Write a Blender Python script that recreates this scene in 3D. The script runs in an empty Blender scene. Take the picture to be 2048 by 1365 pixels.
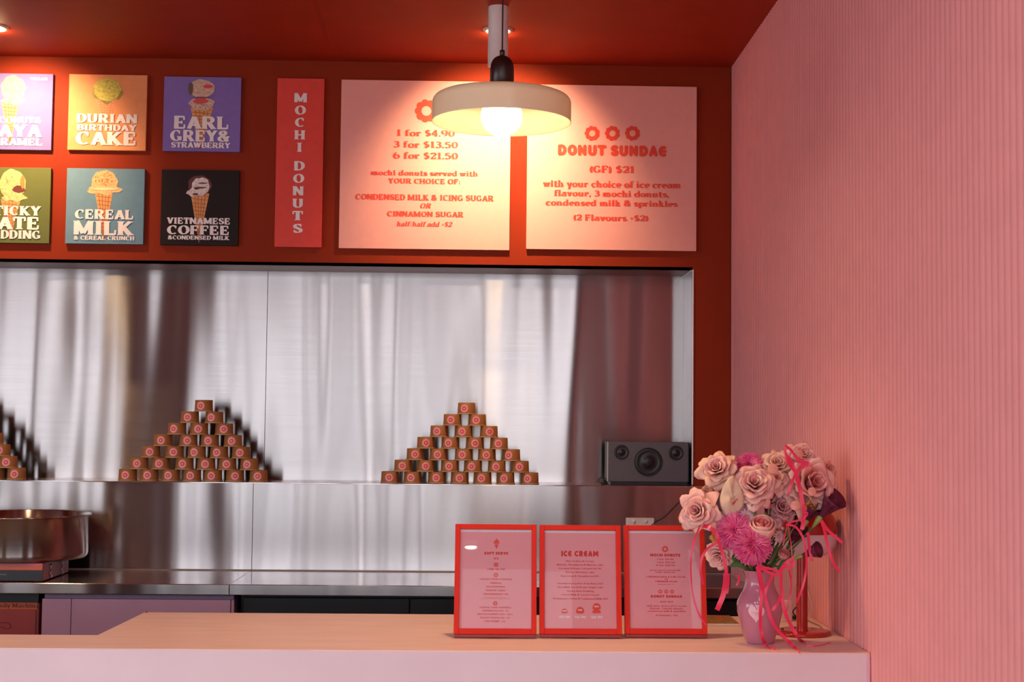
import bpy, bmesh, math, random
from mathutils import Vector, Matrix
random.seed(7)
R = math.radians
SC = bpy.context.scene
COL = SC.collection

# ------------------------------------------------------------------ camera
EYE = 1.56
F, YAW, PITCH, ROLL, CX, CY = 2844.0, 0.0228, 0.0560, 0.0100, 1043.18, 682.5
cy_, sy_, cp_, sp_, cr_, sr_ = math.cos(YAW), math.sin(YAW), math.cos(PITCH), math.sin(PITCH), math.cos(ROLL), math.sin(ROLL)
RIGHT = Vector((cy_, -sy_, 0)); UP = Vector((-sp_*sy_, -sp_*cy_, cp_)); FWD = Vector((cp_*sy_, cp_*cy_, sp_))
RR = RIGHT*cr_ + UP*sr_; UU = UP*cr_ - RIGHT*sr_
cam_d = bpy.data.cameras.new('camera'); cam = bpy.data.objects.new('camera', cam_d); COL.objects.link(cam)
cam.matrix_world = Matrix(((RR.x, UU.x, -FWD.x, 0), (RR.y, UU.y, -FWD.y, 0), (RR.z, UU.z, -FWD.z, EYE), (0, 0, 0, 1)))
cam_d.sensor_width = 36; cam_d.lens = F/2048*36; cam_d.shift_x = -(CX-1024)/2048; cam_d.clip_start = .05
SC.camera = cam
def P(u, v, Y=None, Z=None, X=None):
    """point of the scene seen at pixel (u, v) on one plane of the room"""
    a = (u-CX); b = (v-CY)
    a, b = a*cr_+b*sr_, -a*sr_+b*cr_
    d = RIGHT*(a/F) + UP*(-b/F) + FWD
    t = Y/d.y if Y is not None else ((Z-EYE)/d.z if Z is not None else X/d.x)
    return Vector((0, 0, EYE)) + d*t

# ------------------------------------------------------------------ world, light, exposure
w = bpy.data.worlds.new('world'); SC.world = w; w.use_nodes = True
nt = w.node_tree; bg = nt.nodes['Background']
tc = nt.nodes.new('ShaderNodeTexCoord'); mp = nt.nodes.new('ShaderNodeSeparateXYZ'); cr = nt.nodes.new('ShaderNodeValToRGB')
nt.links.new(tc.outputs['Generated'], mp.inputs[0]); 
mr = nt.nodes.new('ShaderNodeMapRange'); mr.inputs[1].default_value = -1; mr.inputs[2].default_value = 1
nt.links.new(mp.outputs[2], mr.inputs[0]); nt.links.new(mr.outputs[0], cr.inputs[0]); nt.links.new(cr.outputs[0], bg.inputs[0])
cr.color_ramp.elements[0].position = .45; cr.color_ramp.elements[0].color = (.80, .76, .77, 1)
cr.color_ramp.elements[1].position = .56; cr.color_ramp.elements[1].color = (.92, .95, 1, 1)
bg.inputs[1].default_value = 4.0
SC.view_settings.view_transform = 'Standard'; SC.view_settings.look = 'None'
SC.view_settings.gamma = 1; SC.view_settings.exposure = 0; SC.view_settings.use_curve_mapping = False
try:
    SC.cycles.use_denoising = True; SC.cycles.max_bounces = 10; SC.cycles.diffuse_bounces = 5; SC.cycles.glossy_bounces = 5
    SC.cycles.sample_clamp_indirect = 6; SC.cycles.caustics_reflective = False; SC.cycles.caustics_refractive = False
except Exception: pass

D = 6.0                 # depth of the red wall face
CEIL = EYE+1.5222
WX = 1.0234             # the ribbed pink wall
NB = 6.268              # back of the steel niche
NZ, NXR, SZ = EYE+.6469, .860, EYE-.269
CT = EYE-.6091; CF, CB = 3.8013, 4.505      # counter top height, front, back
BH = EYE-.6359; BF = 5.5006                 # bench height, front
YW = -1.6               # shop window line behind the photographer
XL = -6.6

# ------------------------------------------------------------------ materials
MATS = {}
def mat(name, col, rough=.5, metal=0, noise=.04, nscale=30, bump=0, bscale=200, spec=.5, coat=0, emis=None, estr=0, stretch=(1, 1, 1)):
    if name in MATS: return MATS[name]
    m = bpy.data.materials.new(name); m.use_nodes = True; n = m.node_tree.nodes; l = m.node_tree.links
    b = n['Principled BSDF']; b.inputs['Roughness'].default_value = rough; b.inputs['Metallic'].default_value = metal
    b.inputs['Specular IOR Level'].default_value = spec; b.inputs['Coat Weight'].default_value = coat; b.inputs['Coat Roughness'].default_value = .08
    t = n.new('ShaderNodeTexCoord'); mpn = n.new('ShaderNodeMapping'); mpn.inputs['Scale'].default_value = stretch
    l.new(t.outputs['Object'], mpn.inputs[0])
    nz = n.new('ShaderNodeTexNoise'); nz.inputs['Scale'].default_value = nscale; nz.inputs['Detail'].default_value = 3
    l.new(mpn.outputs[0], nz.inputs['Vector'])
    rp = n.new('ShaderNodeValToRGB'); e = rp.color_ramp.elements
    e[0].position = .3; e[1].position = .7
    e[0].color = tuple(max(0, c*(1-noise)) for c in col)+(1,); e[1].color = tuple(min(1, c*(1+noise)) for c in col)+(1,)
    l.new(nz.outputs['Fac'], rp.inputs[0]); l.new(rp.outputs[0], b.inputs['Base Color'])
    if bump:
        n2 = n.new('ShaderNodeTexNoise'); n2.inputs['Scale'].default_value = bscale; l.new(mpn.outputs[0], n2.inputs['Vector'])
        bp = n.new('ShaderNodeBump'); bp.inputs['Strength'].default_value = bump; bp.inputs['Distance'].default_value = .002
        l.new(n2.outputs['Fac'], bp.inputs['Height']); l.new(bp.outputs[0], b.inputs['Normal'])
    if emis: b.inputs['Emission Color'].default_value = tuple(emis)+(1,); b.inputs['Emission Strength'].default_value = estr
    MATS[name] = m; return m

def steel(name, tangent, wave=(4.6, 1, .5), amp=.009, rough=.18, col=(.42, .395, .40)):
    m = bpy.data.materials.new(name); m.use_nodes = True; n = m.node_tree.nodes; l = m.node_tree.links
    b = n['Principled BSDF']; b.inputs['Metallic'].default_value = 1; b.inputs['Roughness'].default_value = rough
    b.inputs['Anisotropic'].default_value = 1; b.inputs['Anisotropic Rotation'].default_value = .25
    b.inputs['Base Color'].default_value = col+(1,)
    t = n.new('ShaderNodeTexCoord')
    cx = n.new('ShaderNodeCombineXYZ')
    for i in range(3): cx.inputs[i].default_value = tangent[i]
    l.new(cx.outputs[0], b.inputs['Tangent'])
    mpn = n.new('ShaderNodeMapping'); mpn.inputs['Scale'].default_value = wave; l.new(t.outputs['Object'], mpn.inputs[0])
    nz = n.new('ShaderNodeTexNoise'); nz.inputs['Scale'].default_value = 1.0; nz.inputs['Detail'].default_value = 1.0; nz.inputs['Roughness'].default_value = .35
    l.new(mpn.outputs[0], nz.inputs['Vector'])
    bp = n.new('ShaderNodeBump'); bp.inputs['Strength'].default_value = 1; bp.inputs['Distance'].default_value = amp
    l.new(nz.outputs['Fac'], bp.inputs['Height']); l.new(bp.outputs[0], b.inputs['Normal'])
    # brushed grain, long across, varying the gloss a little
    mg = n.new('ShaderNodeMapping'); mg.inputs['Scale'].default_value = (3, 3, 600) if tangent[0] else (600, 3, 3); l.new(t.outputs['Object'], mg.inputs[0])
    ng = n.new('ShaderNodeTexNoise'); ng.inputs['Scale'].default_value = 1; ng.inputs['Detail'].default_value = 2; l.new(mg.outputs[0], ng.inputs['Vector'])
    rr = n.new('ShaderNodeMapRange'); rr.inputs[3].default_value = rough*.85; rr.inputs[4].default_value = rough*1.2
    l.new(ng.outputs['Fac'], rr.inputs[0]); l.new(rr.outputs[0], b.inputs['Roughness'])
    return m

M_RED = mat('red_paint', (.28, .030, .008), .62, noise=.03, nscale=8, bump=.05, spec=.12)
M_CEIL = mat('red_ceiling_paint', (.38, .038, .012), .6, noise=.05, nscale=5, bump=.05, spec=.12)
M_PINKWALL = mat('pink_ribbed_panel', (.82, .345, .35), .7, noise=.03, nscale=12, spec=.12)
M_COUNTER_TOP = mat('counter_top_laminate', (.80, .60, .56), .45, noise=.05, nscale=4, stretch=(1, 6, 6), bump=.03)
M_COUNTER = mat('counter_face', (.79, .64, .69), .55, noise=.025, nscale=5, spec=.3)
M_STEEL = steel('brushed_steel', (1, 0, 0))
M_STEELB = steel('brushed_steel_bench', (1, 0, 0), wave=(2, 2, 1), amp=.001, rough=.13, col=(.74, .70, .70))
M_BOWL = steel('spun_steel', (1, 0, 0), wave=(1, 1, 1), amp=.0004, rough=.2, col=(.46, .40, .38))
tg = M_BOWL.node_tree.nodes.new('ShaderNodeTangent'); tg.direction_type = 'RADIAL'; tg.axis = 'Z'
M_BOWL.node_tree.links.new(tg.outputs[0], M_BOWL.node_tree.nodes['Principled BSDF'].inputs['Tangent'])
M_FOLD = mat('steel_folded_edge', (.80, .76, .74), .3, 1, noise=.03)
M_SOFFIT = mat('soffit_steel', (.30, .18, .17), .38, .85, noise=.06)
M_PURPLE = mat('purple_laminate', (.36, .20, .30), .5, noise=.04, nscale=10)
M_PURPLED = mat('purple_laminate_rail', (.22, .14, .24), .5)
M_BLACK = mat('black_panel', (.010, .010, .013), .35)
M_FLOOR = mat('concrete_floor', (.42, .38, .37), .5, noise=.1, nscale=3)
M_MULL = mat('dark_window_frame', (.09, .055, .055), .5)
M_COLUMN = mat('maroon_column', (.10, .035, .032), .6)
M_WHITE = mat('white_plastic', (.80, .78, .78), .4)
M_WPLATE = mat('cream_plastic', (.78, .70, .66), .35)

# ------------------------------------------------------------------ mesh builder
class MB:
    def __init__(s): s.v = []; s.f = []
    def add(s, vs, fs):
        o = len(s.v); s.v += [tuple(v) for v in vs]; s.f += [tuple(i+o for i in f) for f in fs]; return s
    def box(s, x0, x1, y0, y1, z0, z1):
        v = [(x, y, z) for z in (z0, z1) for y in (y0, y1) for x in (x0, x1)]
        return s.add(v, [(0, 2, 3, 1), (4, 5, 7, 6), (0, 1, 5, 4), (2, 6, 7, 3), (0, 4, 6, 2), (1, 3, 7, 5)])
    def rot_box(s, c, hx, hy, hz, ax, ay, az):
        v = [Vector(c)+Vector(ax)*(hx*i)+Vector(ay)*(hy*j)+Vector(az)*(hz*k) for k in (-1, 1) for j in (-1, 1) for i in (-1, 1)]
        return s.add(v, [(0, 2, 3, 1), (4, 5, 7, 6), (0, 1, 5, 4), (2, 6, 7, 3), (0, 4, 6, 2), (1, 3, 7, 5)])
    def lathe(s, prof, c=(0, 0, 0), n=32, axis=None, close=False, a0=0, a1=2*math.pi):
        full = abs(a1-a0-2*math.pi) < 1e-6
        m = n if full else n+1
        if axis is None: ex, ey, ez = Vector((1, 0, 0)), Vector((0, 1, 0)), Vector((0, 0, 1))
        else:
            ez = Vector(axis).normalized(); ex = ez.orthogonal().normalized(); ey = ez.cross(ex)
        vs = []
        for r, z in prof:
            for i in range(m):
                a = a0+(a1-a0)*i/n; vs.append(Vector(c)+ex*(r*math.cos(a))+ey*(r*math.sin(a))+ez*z)
        fs = []
        for j in range(len(prof)-1):
            for i in range(n):
                k = (i+1) % m; fs.append((j*m+i, j*m+k, (j+1)*m+k, (j+1)*m+i))
        return s.add(vs, fs)
    def tube(s, pts, r, n=8, cap=True):
        pts = [Vector(p) for p in pts]; rs = r if isinstance(r, (list, tuple)) else [r]*len(pts)
        vs = []; up = None
        for i, p in enumerate(pts):
            t = (pts[min(i+1, len(pts)-1)]-pts[max(i-1, 0)]).normalized()
            up = t.orthogonal().normalized() if up is None else (up-t*up.dot(t)).normalized()
            sd = t.cross(up)
            for k in range(n):
                a = 2*math.pi*k/n; vs.append(p+(up*math.cos(a)+sd*math.sin(a))*rs[i])
        fs = [(i*n+k, i*n+(k+1) % n, (i+1)*n+(k+1) % n, (i+1)*n+k) for i in range(len(pts)-1) for k in range(n)]
        if cap: fs += [tuple(range(n))[::-1], tuple((len(pts)-1)*n+k for k in range(n))]
        return s.add(vs, fs)
    def ribbon(s, pts, w, side):
        pts = [Vector(p) for p in pts]; vs = []
        for i, p in enumerate(pts):
            t = (pts[min(i+1, len(pts)-1)]-pts[max(i-1, 0)]).normalized()
            sd = Vector(side[i] if isinstance(side, list) else side); sd = (sd-t*sd.dot(t)); sd = sd.normalized() if sd.length > 1e-6 else t.orthogonal()
            ww = w[i] if isinstance(w, list) else w
            nn = t.cross(sd)*.0003
            for q in (p-sd*ww/2-nn, p+sd*ww/2-nn, p+sd*ww/2+nn, p-sd*ww/2+nn): vs.append(q)
        fs = [(i*4+k, i*4+(k+1) % 4, (i+1)*4+(k+1) % 4, (i+1)*4+k) for i in range(len(pts)-1) for k in range(4)]
        fs += [(3, 2, 1, 0)]; m = (len(pts)-1)*4; fs += [(m, m+1, m+2, m+3)]
        return s.add(vs, fs)
    def poly(s, pts): return s.add(pts, [tuple(range(len(pts)))])
    def build(s, name, m, parent=None, smooth=False, bevel=0, local=False, doubles=False, solid=0, seg=2):
        me = bpy.data.meshes.new(name)
        off = Vector((0, 0, 0))
        if parent is not None and not local:
            p = parent
            while p is not None: off += p.location; p = p.parent
        me.from_pydata([tuple(Vector(v)-off) for v in s.v], [], s.f); me.validate()
        if doubles or bevel:
            bm = bmesh.new(); bm.from_mesh(me)
            if doubles: bmesh.ops.remove_doubles(bm, verts=bm.verts, dist=1e-5)
            bmesh.ops.recalc_face_normals(bm, faces=bm.faces); bm.to_mesh(me); bm.free()
        if m: me.materials.append(m)
        if smooth: me.polygons.foreach_set('use_smooth', [True]*len(me.polygons))
        o = bpy.data.objects.new(name, me); COL.objects.link(o)
        if parent is not None: o.parent = parent
        if solid:
            md = o.modifiers.new('thickness', 'SOLIDIFY'); md.thickness = solid; md.offset = 0
        if bevel:
            md = o.modifiers.new('edge', 'BEVEL'); md.width = bevel; md.segments = seg; md.limit_method = 'ANGLE'; md.angle_limit = R(40)
            md.harden_normals = False
        return o

def tag(o, label=None, cat=None, group=None, kind=None):
    if label: o['label'] = label
    if cat: o['category'] = cat
    if group: o['group'] = group
    if kind: o['kind'] = kind
    return o
def empty(name, loc, label, cat, group=None):
    o = bpy.data.objects.new(name, None); COL.objects.link(o); o.location = loc; o.empty_display_size = .05
    return tag(o, label, cat, group)
def struct(name, mb, m, **k): return tag(mb.build(name, m, **k), kind='structure')
def smoothline(pts, n=6):
    """Catmull-Rom through points"""
    pts = [Vector(p) for p in pts]; q = [pts[0]*2-pts[1]]+pts+[pts[-1]*2-pts[-2]]; out = []
    for i in range(1, len(q)-2):
        for k in range(n):
            t = k/n; a, b, c, d = q[i-1], q[i], q[i+1], q[i+2]
            out.append(.5*((2*b)+(c-a)*t+(2*a-5*b+4*c-d)*t*t+(3*b-a-3*c+d)*t**3))
    return out+[pts[-1]]

# ------------------------------------------------------------------ room shell
mb = MB()
mb.box(XL, WX, D, D+.02, NZ, CEIL)                      # above the niche
mb.box(NXR, WX, D, D+.02, SZ, NZ)                       # right of it
struct('wall_back', mb, M_RED)
struct('wall_back_core', MB().box(XL, WX+.3, NB+.03, NB+.1, 0, CEIL), M_RED)
struct('ceiling', MB().box(XL, WX+.3, YW-.1, NB+.1, CEIL, CEIL+.1), M_CEIL)
struct('floor', MB().box(XL, WX+.3, YW-.2, NB+.1, -.1, 0), M_FLOOR)
struct('ground_outside', MB().box(-30, 30, -30, YW-.21, -.12, -.02), mat('pavement', (.35, .34, .34), .8))
struct('wall_left', MB().box(XL-.1, XL, 2.9, NB+.1, 0, CEIL).box(XL-.1, XL, YW, 2.9, 0, .5), M_PINKWALL)  # unseen side left open above a sill to bring in more daylight
# ribbed pink wall on the right: rounded ribs 36 mm apart, with an opening to the street beside the photographer
def ribs(y0, y1, z0, z1):
    mb = MB(); pitch = .036; n = int(round((y1-y0)/pitch)); vs = []; K = 6
    for i in range(n*K+1):
        y = y0+(y1-y0)*i/(n*K); ph = (i % K)/K
        d = .0055*(math.sin(math.pi*ph)**.7) if ph else 0
        vs += [(WX+.005-d, y, z0), (WX+.005-d, y, z1)]
    mb.add(vs, [(2*i, 2*i+1, 2*i+3, 2*i+2) for i in range(n*K)])
    return mb
OPY0, OPY1 = .25, 1.55
mb = ribs(OPY1, D, 0, CEIL); r2 = ribs(YW, OPY0, 0, CEIL); mb.add(r2.v, r2.f)
struct('wall_right', mb, M_PINKWALL, smooth=True)
mb = MB().box(WX+.006, WX+.12, OPY1, NB+.1, 0, CEIL); mb.box(WX+.006, WX+.12, YW, OPY0, 0, CEIL)
struct('wall_right_core', mb, M_PINKWALL)
# shop window line behind the photographer: columns, slim mullions, transom
cols = [(-4.55, -4.33), (-3.88, -2.84), (.60, WX+.1)]
mb = MB()
for a, b in cols: mb.box(a, b, YW-.15, YW, 0, CEIL)
mb.box(XL, WX+.1, YW-.15, YW, 3.04, CEIL); mb.box(XL, WX+.1, YW-.15, YW, 0, .12)
struct('wall_front', mb, M_COLUMN)
edges = [XL, -5.04, -4.76, -4.30, -3.20, .72]
wn = 0
for a, b, mu in ((XL, -4.55, [-5.6]), (-4.33, -3.88, []), (-2.84, .60, [-2.4, -1.92, -1.70, -1.35, -.86, -.49, -.23])):
    wn += 1
    wb = MB().box(a, b, YW-.1, YW-.05, .12, .18).box(a, b, YW-.1, YW-.05, 2.98, 3.04)
    o = struct('window_%d' % wn, wb, M_MULL)
    for x in mu:
        ww = .06 if x in (-.23, -1.35, -.86) else .03
        MB().box(x-ww, x+ww, YW-.11, YW-.04, .18, 2.98).build('mullion', M_MULL, o)
# opening in the ribbed wall: frame
o = struct('window_4', MB().box(WX+.0, WX+.12, OPY0-.03, OPY0, 0, CEIL).box(WX+.0, WX+.12, OPY1, OPY1+.03, 0, CEIL), M_MULL)
MB().box(WX+.02, WX+.1, OPY0, OPY1, 2.62, 2.70).build('transom', M_MULL, o)

# daylight portals (guide the sky's light through the shop front; give no light of their own)
def portal(x, y, z, sx, sz, rot):
    d = bpy.data.lights.new('window_daylight', 'AREA'); d.shape = 'RECTANGLE'; d.size = sx; d.size_y = sz
    d.cycles.is_portal = True
    o = bpy.data.objects.new('window_daylight', d); COL.objects.link(o); o.location = (x, y, z); o.rotation_euler = rot
portal((XL+.60)/2, YW-.2, 1.58, .60-XL, 2.95, (R(90), 0, 0))
portal(XL-.12, (YW+2.9)/2, 1.8, 2.9-YW, 2.5, (R(90), 0, R(-90)))
portal(WX+.14, (OPY0+OPY1)/2, 1.54, OPY1-OPY0, 3.0, (R(90), 0, R(90)))

# ------------------------------------------------------------------ stainless niche, shelf and bench
SEAM1, SEAM2 = P(533, 700, Y=NB).x, P(505, 1050, Y=D).x
sb = empty('steel_splashback', (0, D, BH), 'brushed stainless steel splashback niche with a shelf, set into the red wall', 'splashback')
for a, b in ((XL, -2.6), (-2.6, SEAM1), (SEAM1, NXR)):
    MB().box(a+.0012, b-.0012, NB, NB+.012, SZ-.02, NZ+.004).build('panel', M_STEEL, sb)
for a, b in ((XL, SEAM2), (SEAM2, WX-.001)):
    MB().box(a+.0012, b-.0012, D+.001, D+.012, BH-.02, SZ-.004).build('panel', M_STEEL, sb)
MB().box(XL, NXR, D+.0, NB, NZ, NZ+.012).build('soffit', M_SOFFIT, sb)
MB().box(NXR-.001, NXR+.012, D+.004, NB, SZ, NZ).build('side_panel', steel('brushed_steel_jamb', (0, 1, 0), wave=(1, 1, .6), amp=.001, rough=.3), sb)
MB().box(XL, NXR, D-.004, NB, SZ-.004, SZ).build('shelf', M_STEELB, sb, bevel=.001)
MB().box(NXR, WX-.001, D-.004, D+.012, SZ-.004, SZ).build('shelf_return', M_STEELB, sb)
MB().box(NXR, NXR+.006, D-.006, D+.004, SZ, NZ+.002).build('corner_trim', M_FOLD, sb, bevel=.001)
a = P(1384, 540, Y=D); b = P(1367, 554, Y=NB)
MB().tube([(NXR-.004, D, NZ-.002), (NXR-.004, NB, NZ-.002)], .003, 6).build('corner_trim', M_FOLD, sb)

bench = empty('steel_bench', ((XL+WX)/2, (BF+D)/2, 0), 'long stainless steel bench top below the splashback with a folded front edge', 'bench')
JX = P(459, 1168, Y=BF).x
for a, b in ((XL, JX), (JX, WX-.002)):
    q = MB().box(a+.001, b-.001, BF, D-.002, BH-.006, BH); o = q.build('bench_top', M_STEELB, bench, bevel=.0015)
    MB().box(a+.001, b-.001, BF-.001, BF+.004, BH-.040, BH-.001).build('front_edge', M_STEEL, bench, bevel=.0015)
MB().tube([(XL, D-.006, BH+.002), (WX, D-.006, BH+.002)], .0025, 6).build('sealant_line', mat('sealant', (.40, .30, .26), .5), bench)
MB().box(XL, WX-.002, BF+.05, D-.01, BH-.045, BH-.008).build('support', M_BLACK, bench)

# cabinets under the bench
def cab(name, x0, x1, label, doors, m, mr_):
    r = empty(name, ((x0+x1)/2, BF+.2, 0), label, 'cabinet')
    MB().box(x0+.003, x1-.003, BF+.045, D-.02, .08, BH-.047).build('carcass', mr_, r)
    xs = doors
    for i in range(len(xs)-1):
        MB().box(xs[i]+.0012, xs[i+1]-.0012, BF+.02, BF+.040, .10, BH-.062).build('door', m, r, bevel=.001)
    return r
xd = [P(u, 1230, Y=BF+.02).x for u in (83, 142, 461)]
pc = cab('purple_cabinet', xd[0], P(467, 1230, Y=BF+.03).x, 'dusky purple laminate cupboard under the left part of the steel bench', xd, M_PURPLE, M_PURPLED)
MB().box(xd[2]+.001, P(468, 1230, Y=BF+.03).x, BF+.024, BF+.05, .10, BH-.062).build('side_strip', mat('purple_edge', (.34, .17, .24), .5), pc)
fx0 = P(470, 1230, Y=BF+.05).x
fr = empty('underbench_fridge', ((fx0+WX)/2, BF+.25, 0), 'black glass-fronted fridge under the right part of the steel bench', 'fridge')
MB().box(fx0+.01, WX-.02, BF+.12, D-.02, .05, BH-.047).build('body', M_BLACK, fr)
fe = [fx0+.02, fx0+.02+(WX-.04-fx0)/3, fx0+.02+2*(WX-.04-fx0)/3, WX-.03]
for i in range(3): MB().box(fe[i]+.003, fe[i+1]-.003, BF+.085, BF+.118, .12, BH-.06).build('door', M_BLACK, fr, bevel=.002)

# ------------------------------------------------------------------ service counter
cv = P(195, 1271, Z=CT); cw = P(288, 1226, Z=CT)
ctr = empty('service_counter', (0, (CF+CB)/2, 0), 'long pink service counter with a peach laminate top meeting the ribbed wall', 'counter')
pts = [(XL+.3, CF), (WX-.001, CF), (WX-.001, CB), (cw.x, CB), (cv.x, cv.y), (XL+.3, cv.y)]
def slab(pts, z0, z1):
    n = len(pts); mb = MB(); mb.add([(x, y, z0) for x, y in pts]+[(x, y, z1) for x, y in pts],
        [tuple(range(n))[::-1], tuple(range(n, 2*n))]+[(i, (i+1) % n, n+(i+1) % n, n+i) for i in range(n)]); return mb
slab(pts, CT-.03, CT).build('top', M_COUNTER_TOP, ctr, bevel=.0012)
MB().box(XL+.3, WX-.010, CF-.004, CF+.02, 0, CT-.0015).build('front_panel', M_COUNTER, ctr, bevel=.001)
MB().box(WX-.010, WX-.001, CF-.007, CF+.02, 0, CT-.002).build('end_strip', mat('pink_end_strip', (.80, .42, .50), .5), ctr, bevel=.003)
MB().box(XL+.4, cv.x-.05, CF+.02, cv.y-.06, 0, CT-.03).build('carcass', M_PURPLED, ctr)
MB().box(cw.x+.05, WX-.01, CF+.02, CB-.06, 0, CT-.03).build('carcass', M_PURPLED, ctr)
MB().lathe([(0, .002), (.004, .002), (.004, 0)], (P(291, 1227, Z=CT).x, CB-.006, CT), 10).build('screw_cap', M_BLACK, ctr)

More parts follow.
